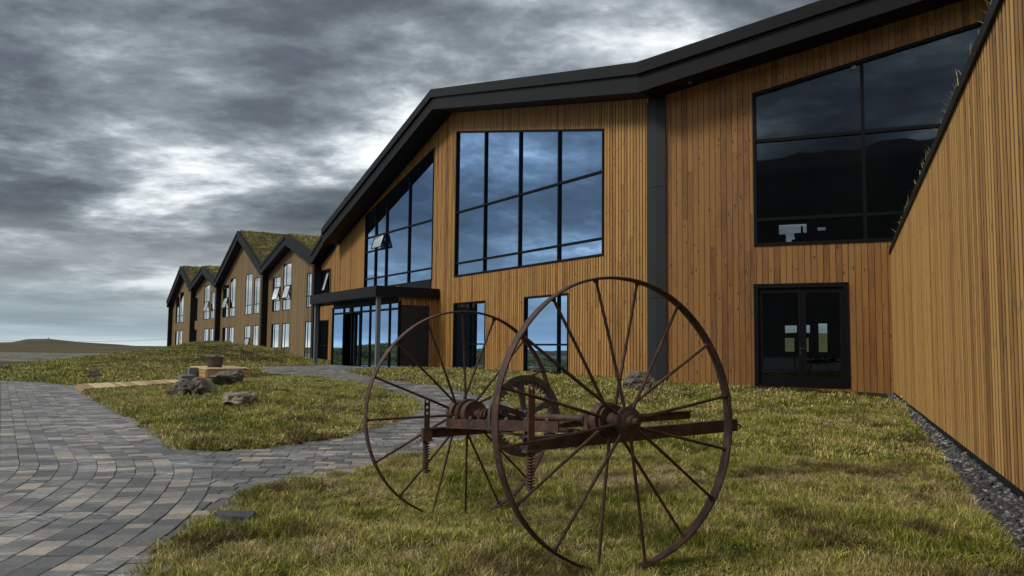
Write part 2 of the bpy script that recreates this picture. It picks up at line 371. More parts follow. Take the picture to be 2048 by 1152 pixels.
# ------------------------------------------------------------------ ground regions (photo outline -> ground polygons)
def sstep(a, b, x): t_ = np.clip((x - a) / (b - a), 0, 1); return t_ * t_ * (3 - 2 * t_)
def base(x, y):
    x = np.asarray(x, float); y = np.asarray(y, float)
    b = .16 * sstep(14, 30, y - 7 * sstep(3, 8, -x) * (1 - sstep(28, 36, y))) * (1 - sstep(5, 10, x))
    b = b - .07 * np.exp(-(((x + .4) / 1.3) ** 2 + ((y - 5.6) / 1.3) ** 2))
    return b
def groundit(px, py, dz=0):
    z = 0.0
    for _ in range(6):
        p = ground(px, py, z); z = float(base(p.x, p.y)) + dz
    return (p.x, p.y)
ISL = [groundit(*p, .02) for p in ((166, 784), (213, 811), (275, 840), (329, 878), (350, 890), (370, 896.5), (444, 897), (533, 891), (622, 880), (700, 867.5), (734, 855.6), (787, 841), (826, 826), (837, 812), (826, 800), (800, 789), (760, 776), (681, 762), (618, 752), (570, 745.5), (498, 746.5))]
ISL += [(-8.3, 25.3), (-9.16, 24.4), (-8.88, 20.8), (-9.4, 17.7)]
MLN = [groundit(*p, .02) for p in ((266, 1150), (304, 1096), (330, 1078), (372, 1052), (400, 1032), (432, 1016), (452, 1004), (466, 995), (478, 987), (515, 974), (589, 962), (632, 950), (700, 945), (740, 931), (800, 917), (891, 897), (955, 876), (1008, 848), (1030, 820), (1024, 806), (982, 795), (918, 779), (881, 771), (813, 763), (734, 751), (697, 743.5))]
vest_c = FC.w(*(lambda uz: (uz[0], 1.9, 0))(FC.px(795, 738, 1.9)))
MLN += [(vest_c.x - .05, vest_c.y - .3)]
_a = FC.w(FC.px(797, 700, 1.9)[0], -1, 0); MLN += [(_a.x, _a.y)]
_a = FC.w(0, -1.0, 0); MLN += [(_a.x, _a.y)]
_a = FB.w(CORNER_U - .1, -.6, 0); MLN += [(_a.x, _a.y)]
GRV = [groundit(*p, .0) for p in ((1776, 788), (1824.6, 851.6), (1878.5, 927), (1954, 1018.5), (2018.5, 1100))]
MLN += GRV + [(2.3, 3.2), (2.0, 1.0), (2.0, -6), (-1.0, -6), (-1.45, 1.0), (-1.72, 2.9)]
BRM = [groundit(*p, .02) for p in ((0, 760), (76, 762.5), (134, 768.6), (151, 769))] + [(-9.2, 22.6), (-9.9, 26), (-10.6, 28.5), (-8.6, 28.5)]
_pz = .17
for p in ((500, 733.5), (560, 732), (623, 731.3), (661, 727)): q_ = ground(*p, _pz); BRM.append((q_.x, q_.y))
_a = FC.w(FC.px(661, 700)[0], -1.5, 0); BRM += [(_a.x, _a.y)]
_a = FC.w(88, -1.5, 0); BRM += [(_a.x, _a.y), (_a.x - 14, _a.y + 10), (-70, 95), (-60, 60), (-46, 36), (-30, 24)]
def sdf(x, y, poly):
    """signed distance, positive inside"""
    P = np.array(poly); Q = np.roll(P, -1, 0); shp = x.shape; X = x.ravel(); Y = y.ravel()
    d2 = np.full(X.shape, 1e18); ins = np.zeros(X.shape, bool)
    for (ax, ay), (bx, by) in zip(P, Q):
        ex, ey = bx - ax, by - ay; wx, wy = X - ax, Y - ay
        tt = np.clip((wx * ex + wy * ey) / (ex * ex + ey * ey + 1e-12), 0, 1)
        d2 = np.minimum(d2, (wx - ex * tt) ** 2 + (wy - ey * tt) ** 2)
        if ay != by:
            c = ((ay > Y) != (by > Y)) & (X < ex * (Y - ay) / (by - ay) + ax); ins ^= c
    return np.where(ins, 1, -1).reshape(shp) * np.sqrt(d2).reshape(shp)
def vnoise(x, y, sc, seed=0):
    """smooth value noise, numpy"""
    x = x * sc + seed * 17.3; y = y * sc + seed * 7.7
    xi = np.floor(x).astype(np.int64); yi = np.floor(y).astype(np.int64); fx = x - xi; fy = y - yi
    fx = fx * fx * (3 - 2 * fx); fy = fy * fy * (3 - 2 * fy)
    def h(a, b):
        n = (a * 374761393 + b * 668265263 + seed * 974634777) & 0x7fffffff
        n = (n ^ (n >> 13)) * 1274126177 & 0x7fffffff
        return ((n ^ (n >> 16)) & 0xffff) / 65535.0
    return (h(xi, yi) * (1 - fx) + h(xi + 1, yi) * fx) * (1 - fy) + (h(xi, yi + 1) * (1 - fx) + h(xi + 1, yi + 1) * fx) * fy
def fbm(x, y, sc, seed=0, o=4):
    s = 0; a = .5
    for k in range(o): s = s + a * vnoise(x, y, sc * 2 ** k, seed + k); a *= .5
    return s
CREST = []
for px, py, Y in ((-150, 760, 25), (0, 746, 28), (65, 737.5, 30), (149, 725, 33), (211, 711, 36), (281, 701, 39), (339, 693.5, 41), (419, 687.3, 43), (450, 688.5, 44), (487, 693.8, 44), (536, 699, 45), (580, 706.5, 45), (625, 714, 45.5), (661, 720, 46)):
    CREST.append(atdist(px, py, Y) - Vector((0, 0, .22 + .12 * max(0, min(1, (300 - px) / 200)) - .24 * max(0, min(1, (px - 330) / 90)) * (px > 330))))
def berm(x, y):
    h = np.zeros_like(x)
    bestd = np.full(x.shape, 1e9); bh = np.zeros_like(x)
    for a, b in zip(CREST[:-1], CREST[1:]):
        ex, ey = b.x - a.x, b.y - a.y
        tt = np.clip(((x - a.x) * ex + (y - a.y) * ey) / (ex * ex + ey * ey), 0, 1)
        d = np.hypot(x - a.x - ex * tt, y - a.y - ey * tt); hh = a.z + (b.z - a.z) * tt
        k = d < bestd; bestd = np.where(k, d, bestd); bh = np.where(k, hh, bh)
    return bh, bestd
def CRX(x, y):
    """crest point in the same direction"""
    a = np.arctan2(x, y); ca = np.array([math.atan2(p.x, p.y) for p in CREST]); o_ = np.argsort(ca)
    rr_ = np.interp(a, ca[o_], np.array([math.hypot(p.x, p.y) for p in CREST])[o_]); return rr_ * np.sin(a), rr_ * np.cos(a)
def lawn_h(x, y, name):
    """height of turf surface"""
    b = base(x, y)
    if name == 'main':
        n = (fbm(x, y, .9, 3) - .47) * .16 + (fbm(x, y, 3.6, 9, 3) - .44) * .15
        return b + .015 + n * .6
    if name == 'island':
        s = sdf(x, y, ISL); m_ = .30 * sstep(.0, 3.2, s) * sstep(-8.6, -5.0, x)
        n = (fbm(x, y, .6, 5) - .47) * .16 * sstep(.2, 1.5, s)
        return b + .03 + m_ * .8 + n
    s = sdf(x, y, BRM); bh, d = berm(x, y)
    beyond = np.hypot(x, y) > np.hypot(CRX(x, y)[0], CRX(x, y)[1])
    b = b - 2.6 * sstep(1.0, 13, d) * beyond
    w = np.exp(-(d / (7.0 - 3.2 * beyond)) ** 2)
    n = (fbm(x, y, .35, 6) - .47) * .22 + (fbm(x, y, 1.3, 8, 3) - .44) * .10
    return b + .03 + (np.maximum(bh - b, .1)) * w * sstep(-.3, 4, s) + n * sstep(0, 2.5, s)
def heightmesh(name, poly, x0, x1, y0, y1, step, nm, mat, kind='structure'):
    xs = np.arange(x0, x1 + step, step); ys = np.arange(y0, y1 + step, step)
    X, Y = np.meshgrid(xs, ys); s = sdf(X, Y, poly); Z = lawn_h(X, Y, nm)
    e = sstep(-.02, max(.06, step * .6), s)
    Z = np.minimum(base(X, Y) - .12, Z) * (1 - e) + Z * e
    keep = s > -step * 2.0
    idx = -np.ones(X.shape, int); idx[keep] = np.arange(keep.sum())
    V = np.stack([X[keep], Y[keep], Z[keep]], 1)
    a, b, c, d = idx[:-1, :-1], idx[:-1, 1:], idx[1:, 1:], idx[1:, :-1]
    ok = (a >= 0) & (b >= 0) & (c >= 0) & (d >= 0)
    Fq = np.stack([a[ok], b[ok], c[ok], d[ok]], 1)
    me = bpy.data.meshes.new(name); me.from_pydata(V.tolist(), [], Fq.tolist()); me.shade_smooth(); me.materials.append(mat)
    o = bpy.data.objects.new(name, me); COL.objects.link(o); o['kind'] = kind; return o
heightmesh('lawn', MLN, -8.5, 12.5, -6, 38, .09, 'main', M['soil'])
heightmesh('lawn_island', ISL, -14, -1, 8, 38, .1, 'island', M['soil'])
heightmesh('grass_bank', BRM, -72, 0, 20, 112, .45, 'berm', M['soil'])
# open ground sheet to the horizon
def groundsheet():
    vs, fs = [], []
    rad = [0, 6, 12, 20, 30, 40, 50, 60, 75, 95, 120, 150, 190, 240, 300, 380, 480, 600, 760, 950, 1200, 1600, 2200, 3200, 5000, 9000]
    n = 144
    for r in rad:
        for i in range(n):
            a = 2 * math.pi * i / n; x = r * math.sin(a); y = r * math.cos(a)
            z = -.14 - 1.4 * float(sstep(36, 62, np.array(float(r)))) + (0 if r < 150 else (float(fbm(np.array(x), np.array(y), .006, 2)) - .45) * min(5, r * .006)) - (0 if r < 1600 else 2)
            vs.append((x, y, z))
    for k in range(len(rad) - 1):
        for i in range(n):
            a, b = k * n + i, k * n + (i + 1) % n
            fs.append((a, b, b + n, a + n))
    me = bpy.data.meshes.new('ground'); me.from_pydata(vs, [], fs); me.shade_smooth(); me.materials.append(M['plain'])
    o = bpy.data.objects.new('ground', me); COL.objects.link(o); o['kind'] = 'structure'
groundsheet()
def ridge(name, pts, depthf, mat, seed, rough=.1, rows=14, cols=160, zb=-4):
    """pts: list of (x,y,z) crest points; falls towards the camera and away"""
    P = np.array(pts, float); L = np.r_[0, np.cumsum(np.hypot(*(np.diff(P[:, :2], axis=0).T)))]
    s = np.linspace(0, L[-1], cols); cxx, cyy, czz = (np.interp(s, L, P[:, k]) for k in range(3))
    vs, fs = [], []
    for j in range(rows + 1):
        f = j / rows * 2 - 1                                     # -1 near foot, 0 crest, 1 far foot
        for i in range(cols):
            r = math.hypot(cxx[i], cyy[i]); k = 1 + f * depthf
            x, y = cxx[i] * k, cyy[i] * k
            h = (1 - abs(f)) ** 1.2
            nz = (float(fbm(np.array(x), np.array(y), 12. / r, seed, 5)) - .47) * rough * czz[i] * (1.0 if f else .8)
            vs.append((x, y, zb + (czz[i] - zb) * h + nz * (1 - abs(f)) ** .3 * 2))
    for j in range(rows):
        for i in range(cols - 1):
            a = j * cols + i; fs.append((a, a + 1, a + cols + 1, a + cols))
    me = bpy.data.meshes.new(name); me.from_pydata(vs, [], fs); me.shade_smooth(); me.materials.append(mat)
    o = bpy.data.objects.new(name, me); COL.objects.link(o); o['kind'] = 'structure'; return o
def H(px, py, Y): p = atdist(px, py, Y); return (p.x, p.y, p.z)
ridge('hill', [H(-420, 690, 900), H(-200, 684, 900), H(-60, 686, 900), H(25, 684, 900), H(55, 678, 900), H(98, 677.5, 900), H(120, 680, 900), H(160, 684, 900), H(200, 686.5, 900), H(240, 689, 900), H(262, 691, 900), H(300, 693.5, 900)], .33, M['hill'], 4, .03)
ridge('moor_slope', [H(-420, 700, 420), H(-100, 694, 420), H(60, 692.5, 420), H(160, 691, 420), H(250, 692, 430), H(330, 695, 440), H(420, 697, 450)], .35, M['hill'], 8, .02, zb=-2.2)
MT = []
for az, el in ((128, 6), (140, 8), (152, 11), (162, 13.5), (172, 14.0), (180, 13.6), (187, 13.8), (194, 13.9), (201, 14.4), (206, 14.3), (209, 14.0), (212, 13.2), (220, 11), (230, 6.5), (240, 3), (250, .8)):
    MT.append((620 * math.sin(R(az)), 620 * math.cos(R(az)), 620 * math.tan(R(el))))
ridge('mountain', MT, .4, M['mountain'], 6, .10, 20, 320)
ridge('hill', [H(1250, 700, 170), H(1350, 690, 170), H(1450, 676, 170), H(1560, 667, 170), H(1600, 664, 170), H(1660, 667, 170), H(1720, 672, 170), H(1850, 685, 170)], .3, M['backhill'], 14, .03, zb=-1.7)
cairn = MB(); c0 = atdist(97, 678, 895)
for k in range(5): cairn.revolve(c0 + Vector((rnd.uniform(-.5, .5), 0, k * .75 - 2)), Vector((0, 0, 1)), [(0, 1.4 - k * .25), (.75, 1.2 - k * .25)], 7)
tag(cairn.build('cairn', M['stone_dark']), 'tiny stone cairn on top of the distant hill at the far left', 'cairn')
# ------------------------------------------------------------------ paving
def offset_poly(P, off):
    P = np.array(P, float); d = np.diff(P, axis=0); d /= np.linalg.norm(d, axis=1)[:, None]
    n = np.stack([d[:, 1], -d[:, 0]], 1)                       # right-hand side of travel (towards camera left)
    out = []
    A = P[:-1] + n * off; B = P[1:] + n * off
    # intersect consecutive offset segments, dropping the ones swallowed by the bend
    lines = [(A[i], d[i]) for i in range(len(d))]
    keep = list(range(len(d)))
    def inter(i, j):
        a, u = lines[i]; b, w = lines[j]; den_ = u[0] * w[1] - u[1] * w[0]
        if abs(den_) < 1e-6: return b
        t_ = ((b[0] - a[0]) * w[1] - (b[1] - a[1]) * w[0]) / den_
        return a + u * t_
    chg = True
    while chg and len(keep) > 2:
        chg = False
        for k in range(1, len(keep) - 1):
            p = inter(keep[k - 1], keep[k]); q_ = inter(keep[k], keep[k + 1])
            if (q_ - p).dot(lines[keep[k]][1]) <= 0: keep.pop(k); chg = True; break
    out = [A[keep[0]]] + [inter(keep[k], keep[k + 1]) for k in range(len(keep) - 1)] + [B[keep[-1]]]
    return np.array(out)
GUIDE = [(-14.4, 26.1), (-2.98, 7.92), (-2.72, 7.42), (-2.50, 6.92), (-2.33, 6.4), (-2.18, 5.9), (-2.05, 5.35), (-1.95, 4.75), (-1.88, 4.1), (-1.83, 3.3), (-1.80, 2.4), (-1.79, 1.0), (-1.78, -2)]
CW = .15
pieces = []      # (quad corners, tone)
def walk(line, s0, s1):
    pass
def course(inner, outer):
    """pavers between two offset polylines"""
    def arc(P): return np.r_[0, np.cumsum(np.hypot(*np.diff(P, axis=0).T))]
    Li, Lo = arc(inner), arc(outer)
    C_ = None
    # walk along the outer line; cross joints are perpendicular to it
    s = rnd.uniform(0, .1)
    N = len(outer)
    while s < Lo[-1] - .05:
        ln = rnd.choice((.13, .13, .17, .17, .22)) - .0
        e = min(s + ln, Lo[-1])
        qs = []
        for ss in (s, e):
            k = min(np.searchsorted(Lo, ss, 'right') - 1, N - 2); d_ = outer[k + 1] - outer[k]; d_ = d_ / np.linalg.norm(d_)
            p = outer[k] + d_ * (ss - Lo[k]); n_ = np.array([d_[1], -d_[0]]); 
            # smooth normal near bends: shoot to the inner polyline
            best = None
            for j in range(len(inner) - 1):
                a = inner[j]; w = inner[j + 1] - a; den_ = n_[0] * w[1] - n_[1] * w[0]
                if abs(den_) < 1e-9: continue
                t_ = ((a[0] - p[0]) * w[1] - (a[1] - p[1]) * w[0]) / den_; u_ = ((a[0] - p[0]) * n_[1] - (a[1] - p[1]) * n_[0]) / den_
                if t_ > 0 and -1e-6 <= u_ <= 1 + 1e-6 and (best is None or t_ < best): best = t_
            qs.append((p, p + n_ * (best if best is not None and best < CW * 2.2 else CW)))
        (p0, q0), (p1, q1) = qs
        if (q1 - q0).dot(p1 - p0) > -.002: pieces.append([p0, p1, q1, q0])
        s = e
NC_ = 74
lines_ = [offset_poly(GUIDE, CW * k) for k in range(NC_ + 1)]
for k in range(NC_): course(lines_[k + 1], lines_[k])
# paths and forecourt: courses running across
thp = R(5); pu = np.array([math.cos(thp), math.sin(thp)]); pvv = np.array([-math.sin(thp), math.cos(thp)])
org = np.array([-2.0, 3.0])
for j in range(-14, 290):
    s = -11 + rnd.uniform(0, .2)
    yl = 3.0 + j * CW
    smax = 6.5 if yl > 12 else 4
    while s < smax:
        ln = rnd.choice((.15, .2, .2, .26)); 
        if yl > 20: ln *= 1.3
        p = org + pu * s + pvv * (j * CW)
        pieces.append([p, p + pu * ln, p + pu * ln + pvv * CW, p + pvv * CW, 1]); s += ln
PC = np.array([(np.mean([q_[0] for q_ in p[:4]]), np.mean([q_[1] for q_ in p[:4]])) for p in pieces])
isp = np.array([len(p) == 5 for p in pieces])
sG = np.zeros(len(pieces))
GP = [tuple(a) for a in GUIDE] + [(-60, -2), (-60, 26.1)]
inG = sdf(PC[:, 0], PC[:, 1], GP)
inI = sdf(PC[:, 0], PC[:, 1], ISL); inM = sdf(PC[:, 0], PC[:, 1], MLN); inB = sdf(PC[:, 0], PC[:, 1], BRM)
PXD = ground(1010, 848)
ok = (inI < .05) & (inM < .05) & (inB < .05)
ok &= np.where(isp, inG < .14, True)
ok &= ~isp | (PC[:, 0] > -15)
vis = (np.abs(PC[:, 0]) < 1.0 * np.maximum(PC[:, 1], .1) + 2.5) & (PC[:, 1] > .2)
ok &= vis
ok &= ~((PC[:, 1] > 27) & (PC[:, 0] < -12.6)) 
_bx = (PC[:, 0] - FC.O.x) * FC.o.x + (PC[:, 1] - FC.O.y) * FC.o.y
ok &= _bx > 1.45
cand = np.nonzero(ok)[0]
dist_ = np.hypot(PC[cand, 0], PC[cand, 1])
# what shows inside the frame, nearest first
def inframe(x, y):
    d = Vector((x, y, 0)) - CAM; zc = d.dot(fwd)
    if zc < .1: return False
    a = 1024 + F * d.dot(rt) / zc; b = 576 - F * d.dot(up) / zc
    return -10 < a < 2058 and b < 1160
order = sorted(cand, key=lambda i: PC[i, 0] ** 2 + PC[i, 1] ** 2)
pav = MB(); pav.box((0, 0, -.5), Vector((.1, 0, 0)), Vector((0, .1, 0)), Vector((0, 0, .01)))
# sand bed sheet under pavers
xs = np.arange(-34, 6.6, .5); ys = np.arange(-4, 44, .5)
def bedsheet():
    X, Y = np.meshgrid(xs, ys); Z = base(X, Y) - .022
    nx = len(xs); V = np.stack([X.ravel(), Y.ravel(), Z.ravel()], 1); Fq = []
    for j in range(len(ys) - 1):
        for i in range(nx - 1):
            cxx, cyy = xs[i] + .25, ys[j] + .25
            if (cxx - FC.O.x) * FC.o.x + (cyy - FC.O.y) * FC.o.y < 1: continue
            a = j * nx + i; Fq.append((a, a + 1, a + nx + 1, a + nx))
    me = bpy.data.meshes.new('pavement'); me.from_pydata(V.tolist(), [], Fq); me.materials.append(M['joint'])
    o = bpy.data.objects.new('pavement', me); COL.objects.link(o); o['kind'] = 'structure'; return o
pavement = bedsheet(); pavement['_w'] = [0, 0, 0]
G_ = .0022
n_ind = 0; rest = MB()
for i in order:
    P4 = [np.array(q_) for q_ in pieces[i][:4]]; c = sum(P4) / 4
    g = G_ if c[1] < 14 else G_ * 1.3
    pts = []
    for q_ in P4:
        dv = q_ - c; L_ = np.linalg.norm(dv); pts.append(c + dv * max(.2, 1 - g * 1.5 / L_))
    z0 = float(base(c[0], c[1])) - (.005 if len(pieces[i]) == 5 and c[1] < 12 else 0); tl = rnd.gauss(0, .0012); tx, ty = rnd.gauss(0, .006), rnd.gauss(0, .006)
    tone = rnd.random() ** (1.15 if c[1] < 14 else 1.5)
    top = [(q_[0], q_[1], z0 + tl + (q_[0] - c[0]) * tx + (q_[1] - c[1]) * ty) for q_ in pts]
    ins = [(c[0] + (q_[0] - c[0]) * .955, c[1] + (q_[1] - c[1]) * .955, zt[2] + .0025) for q_, zt in zip(pts, top)]
    bot = [(q_[0], q_[1], z0 - .03) for q_ in pts]
    fs = [(8, 9, 10, 11)] + [(a, (a + 1) % 4, 4 + (a + 1) % 4, 4 + a) for a in range(4)] + [(4 + a, 4 + (a + 1) % 4, 8 + (a + 1) % 4, 8 + a) for a in range(4)]
    if n_ind < 300 and inframe(c[0], c[1]):
        MB().add(bot + top + ins, fs, tone).build('paver', M['paver'], pavement); n_ind += 1
    else: rest.add(bot + top + ins, fs, tone)
rest.build('far_paver', M['paver'], pavement, kind='stuff')
# ------------------------------------------------------------------ buildings
def clip_half(poly, a, b, c):
    """keep a*u+b*z+c >= 0"""
    out = []
    n = len(poly)
    for i in range(n):
        p, q_ = poly[i], poly[(i + 1) % n]; fp = a * p[0] + b * p[1] + c; fq = a * q_[0] + b * q_[1] + c
        if fp >= 0: out.append(p)
        if fp * fq < 0: s = fp / (fp - fq); out.append((p[0] + (q_[0] - p[0]) * s, p[1] + (q_[1] - p[1]) * s))
    return out
def zrange(poly, u):
    zs = []
    n = len(poly)
    for i in range(n):
        (u0, z0), (u1, z1) = poly[i], poly[(i + 1) % n]
        if abs(u1 - u0) < 1e-9:
            if abs(u - u0) < 1e-6: zs += [z0, z1]
        elif min(u0, u1) - 1e-7 <= u <= max(u0, u1) + 1e-7: zs.append(z0 + (z1 - z0) * (u - u0) / (u1 - u0))
    return (min(zs), max(zs)) if zs else None
def cladding(fr, u0, u1, pitch, gap, top, bot, holes, v0, v1, jitter=.3):
    """yields boards (u,u',zb,zb',zt,zt'); top/bot are functions of u; holes convex polygons"""
    out = []
    n = max(1, int(round((u1 - u0) / pitch)))
    for i in range(n):
        a = u0 + (u1 - u0) * i / n; b = u0 + (u1 - u0) * (i + 1) / n
        tone = rnd.random()
        cuts = {a + gap / 2, b - gap / 2}
        for h in holes:
            for (hu, hz) in h:
                if a + gap / 2 + .004 < hu < b - gap / 2 - .004: cuts.add(hu)
        cuts = sorted(cuts)
        for c0, c1 in zip(cuts[:-1], cuts[1:]):
            e0, e1 = c0 + 1e-5, c1 - 1e-5
            segs = [(bot(e0), bot(e1), top(e0), top(e1))]
            for h in holes:
                hu0 = min(p[0] for p in h); hu1 = max(p[0] for p in h)
                if (e0 + e1) / 2 < hu0 or (e0 + e1) / 2 > hu1: continue
                r0, r1 = zrange(h, e0), zrange(h, e1)
                if not r0 or not r1: continue
                ns = []
                for (b0, b1, t0, t1) in segs:
                    if r0[0] >= t0 or r0[1] <= b0: ns.append((b0, b1, t0, t1)); continue
                    if r0[0] > b0 + .02: ns.append((b0, b1, r0[0], r1[0]))
                    if r0[1] < t0 - .02: ns.append((r0[1], r1[1], t0, t1))
                segs = ns
            for (b0, b1, t0, t1) in segs:
                if t0 - b0 < .02 and t1 - b1 < .02: continue
                t0 = max(t0, b0 + .001); t1 = max(t1, b1 + .001)
                out.append((c0, c1, b0, b1, t0, t1, tone))
    return out
def build_boards(fr, boards, v0, v1, mat, parent, nmax, name='board', restname='small_board', split=True):
    L = []
    for (a, b, b0, b1, t0, t1, tone) in boards:
        # butt joints at random heights on long boards
        H_ = (t0 + t1 - b0 - b1) / 2
        if split and H_ > 3.2 and rnd.random() < .5:
            zc = b0 + H_ * rnd.uniform(.3, .75)
            L.append((a, b, b0, b1, zc - .003, zc - .003, tone)); L.append((a, b, zc, zc, t0, t1, rnd.random()))
        else: L.append((a, b, b0, b1, t0, t1, tone))
    def size(x):
        p = fr.w((x[0] + x[1]) / 2, 0, (x[2] + x[4]) / 2) - CAM; q_ = fr.w(x[0], 0, x[2]) - CAM; r_ = fr.w(x[1], 0, x[2]) - CAM
        wpx = abs(q_.x / q_.y - r_.x / r_.y) * F
        return -wpx * (x[4] - x[2]) / p.length
    L.sort(key=size)
    rest_ = MB()
    for k, (a, b, b0, b1, t0, t1, tone) in enumerate(L):
        w_ = v1 + rnd.uniform(-.001, .001)
        if k < nmax: MB().strip(fr, a, b, v0, w_, b0, b1, t0, t1, tone).build(name, mat, parent)
        else: rest_.strip(fr, a, b, v0, w_, b0, b1, t0, t1, tone)
    if rest_.v: rest_.build(restname, mat, parent, kind='stuff')
def sheath(fr, u0, u1, top, bot, holes, v0, v1, mat, parent, name='wall', extra=()):
    cuts = sorted({u0, u1, *extra} | {p[0] for h in holes for p in h if u0 < p[0] < u1})
    mb = MB()
    for a, b in zip(cuts[:-1], cuts[1:]):
        if b - a < 1e-4: continue
        for (c0, c1, b0, b1, t0, t1, tn) in cladding(fr, a, b, b - a, 0, top, bot, holes, v0, v1):
            mb.strip(fr, c0, c1, v0, v1, b0, b1, t0, t1, .5)
    return mb.build(name, mat, parent)
def lerpf(pts):
    us = [p[0] for p in pts]; zs = [p[1] for p in pts]
    return lambda u: float(np.interp(u, us, zs))
def seg_bar(mb, fr, p, q_, w, v0, v1, side=0):
    """frame bar in the facade plane between p and q_ (u,z); side: shift inwards"""
    a = fr.w(p[0], (v0 + v1) / 2, p[1]); b = fr.w(q_[0], (v0 + v1) / 2, q_[1]); d = (b - a).normalized()
    n = fr.o; s = n.cross(d).normalized()
    mb.box((a + b) / 2 + s * side, d * (b - a).length / 2, n * (v1 - v0) / 2, s * w / 2)
def glazing(fr, poly, mull, trans, parent, glass, fw=.06, vf=(-.14, .03), vp=-.06, name='window', mat=None, vents=(), label=None, split_rules=None, dirt=None):
    """poly convex (u,z). mull: list of u. trans: list of z. frame -> pane, mullion, transom children"""
    mat = mat or M['frame']
    c = (sum(p[0] for p in poly) / len(poly), sum(p[1] for p in poly) / len(poly))
    mb = MB(); n = len(poly)
    ins = []
    for i in range(n):
        p, q_ = Vector((*poly[i], 0)), Vector((*poly[(i + 1) % n], 0)); d = (q_ - p).normalized(); nn = Vector((-d.y, d.x, 0))
        sgn = 1 if (Vector((*c, 0)) - p).dot(nn) > 0 else -1; nn *= sgn
        ins.append((p + nn * fw / 2, d, p + nn * fw, nn))
    # mitred corners: quads in plane extruded
    inner = []
    for i in range(n):
        p0, d0, a0, _ = ins[i - 1]; p1, d1, a1, _ = ins[i]
        den_ = d0.x * d1.y - d0.y * d1.x; tt = ((a1.x - a0.x) * d1.y - (a1.y - a0.y) * d1.x) / den_; inner.append(a0 + d0 * tt)
    for i in range(n):
        j = (i + 1) % n; Q_ = [poly[i], poly[j], (inner[j].x, inner[j].y), (inner[i].x, inner[i].y)]
        P = [fr.w(a, v, b) for v in (vf[0], vf[1]) for a, b in Q_]
        mb.hexa([P[0], P[1], P[2], P[3], P[4], P[5], P[6], P[7]])
    wf = mb.build(name, mat, parent)
    if label: wf['label'] = label
    inpoly = [(p.x, p.y) for p in inner]
    cells = [inpoly]
    for u in mull:
        if isinstance(u, tuple): u, za, zb = u
        else: za, zb = -1e9, 1e9
        nc = []
        for ce in cells:
            zc = sum(p[1] for p in ce) / len(ce); us = [p[0] for p in ce]
            if min(us) < u - .02 and max(us) > u + .02 and za < zc < zb:
                nc += [clip_half(ce, -1, 0, u), clip_half(ce, 1, 0, -u)]
            else: nc.append(ce)
        cells = nc
        r = zrange(clip_half(clip_half(inpoly, 0, 1, -za), 0, -1, zb), u)
        if r: b_ = MB(); b_.fbox(fr, u - fw / 2, u + fw / 2, vp - .05, vf[1] - .012, r[0] + .001, r[1] - .001); b_.build('mullion', mat, wf)
    for z in trans:
        if isinstance(z, tuple): z, ua, ub = z
        else: ua, ub = -1e9, 1e9
        nc = []
        for ce in cells:
            uc = sum(p[0] for p in ce) / len(ce); zs = [p[1] for p in ce]
            if min(zs) < z - .02 and max(zs) > z + .02 and ua < uc < ub: nc += [clip_half(ce, 0, -1, z), clip_half(ce, 0, 1, -z)]
            else: nc.append(ce)
        cells = nc
        cl = clip_half(clip_half(inpoly, 0, 1, -(z - .01)), 0, -1, z + .01)
        us = [p[0] for p in cl]
        if us: b_ = MB(); b_.fbox(fr, max(min(us), ua), min(max(us), ub), vp - .045, vf[1] - .018, z - fw / 2, z + fw / 2); b_.build('transom', mat, wf)
    for ce in cells:
        if len(ce) < 3: continue
        P = [fr.w(a, vp, b) for a, b in ce] + [fr.w(a, vp - .02, b) for a, b in ce]; k = len(ce)
        MB().add(P, [tuple(range(k)), tuple(range(2 * k - 1, k - 1, -1))] + [(i, (i + 1) % k, k + (i + 1) % k, k + i) for i in range(k)]).build('pane', glass, wf)
    for (ua, ub, za, zb, open_) in vents:   # top-hung sash pushed outwards
        # local frame: hinge at top
        dv = open_; b_ = MB(); g_ = MB()
        def W3(u, k, off=0):
            z = zb + (za - zb) * k; return fr.w(u, .03 + dv * k + off, z)
        for (x0, x1, k0, k1) in ((ua, ua + .05, 0, 1), (ub - .05, ub, 0, 1), (ua + .05, ub - .05, 0, .06), (ua + .05, ub - .05, .94, 1)):
            b_.hexa([W3(x0, k0), W3(x1, k0), W3(x1, k1), W3(x0, k1), W3(x0, k0, .05), W3(x1, k0, .05), W3(x1, k1, .05), W3(x0, k1, .05)])
        g_.hexa([W3(ua + .05, .06, .015), W3(ub - .05, .06, .015), W3(ub - .05, .94, .015), W3(ua + .05, .94, .015), W3(ua + .05, .06, .03), W3(ub - .05, .06, .03), W3(ub - .05, .94, .03), W3(ua + .05, .94, .03)])
        b_.build('vent_sash', mat, wf); g_.build('vent_pane', M['glass_vent'], wf)
    return wf
OV = 1.0                                # eaves overhang of the facades
def PX(fr, pts, v=0.0): return [fr.px(x, y, v) for x, y in pts]
# --- roofline of the facade (top edge of the fascia), photo outline taken on the overhang plane
OVW = .6
RL = PX(FC, [(333.5, 604), (361, 534), (378.6, 571), (404.6, 534), (428.5, 561.5), (475.5, 464), (520, 533), (570.5, 471.5), (622, 508)], OVW)
RL9 = FC.px(651, 461, OVW)
RM = PX(FC, [(865, 180), (1297, 118)], OV)
u_, z_ = FC.px(645.5, 458, OV)
FH_W, FH_M = .62, .86
mit = OV * math.tan((AC - AB) / 2)       # mitre at the bend of the facade
V4 = (RL[-1][0], RL[-1][1]); PK5 = RM[0]; V5 = (-mit, RM[1][1])
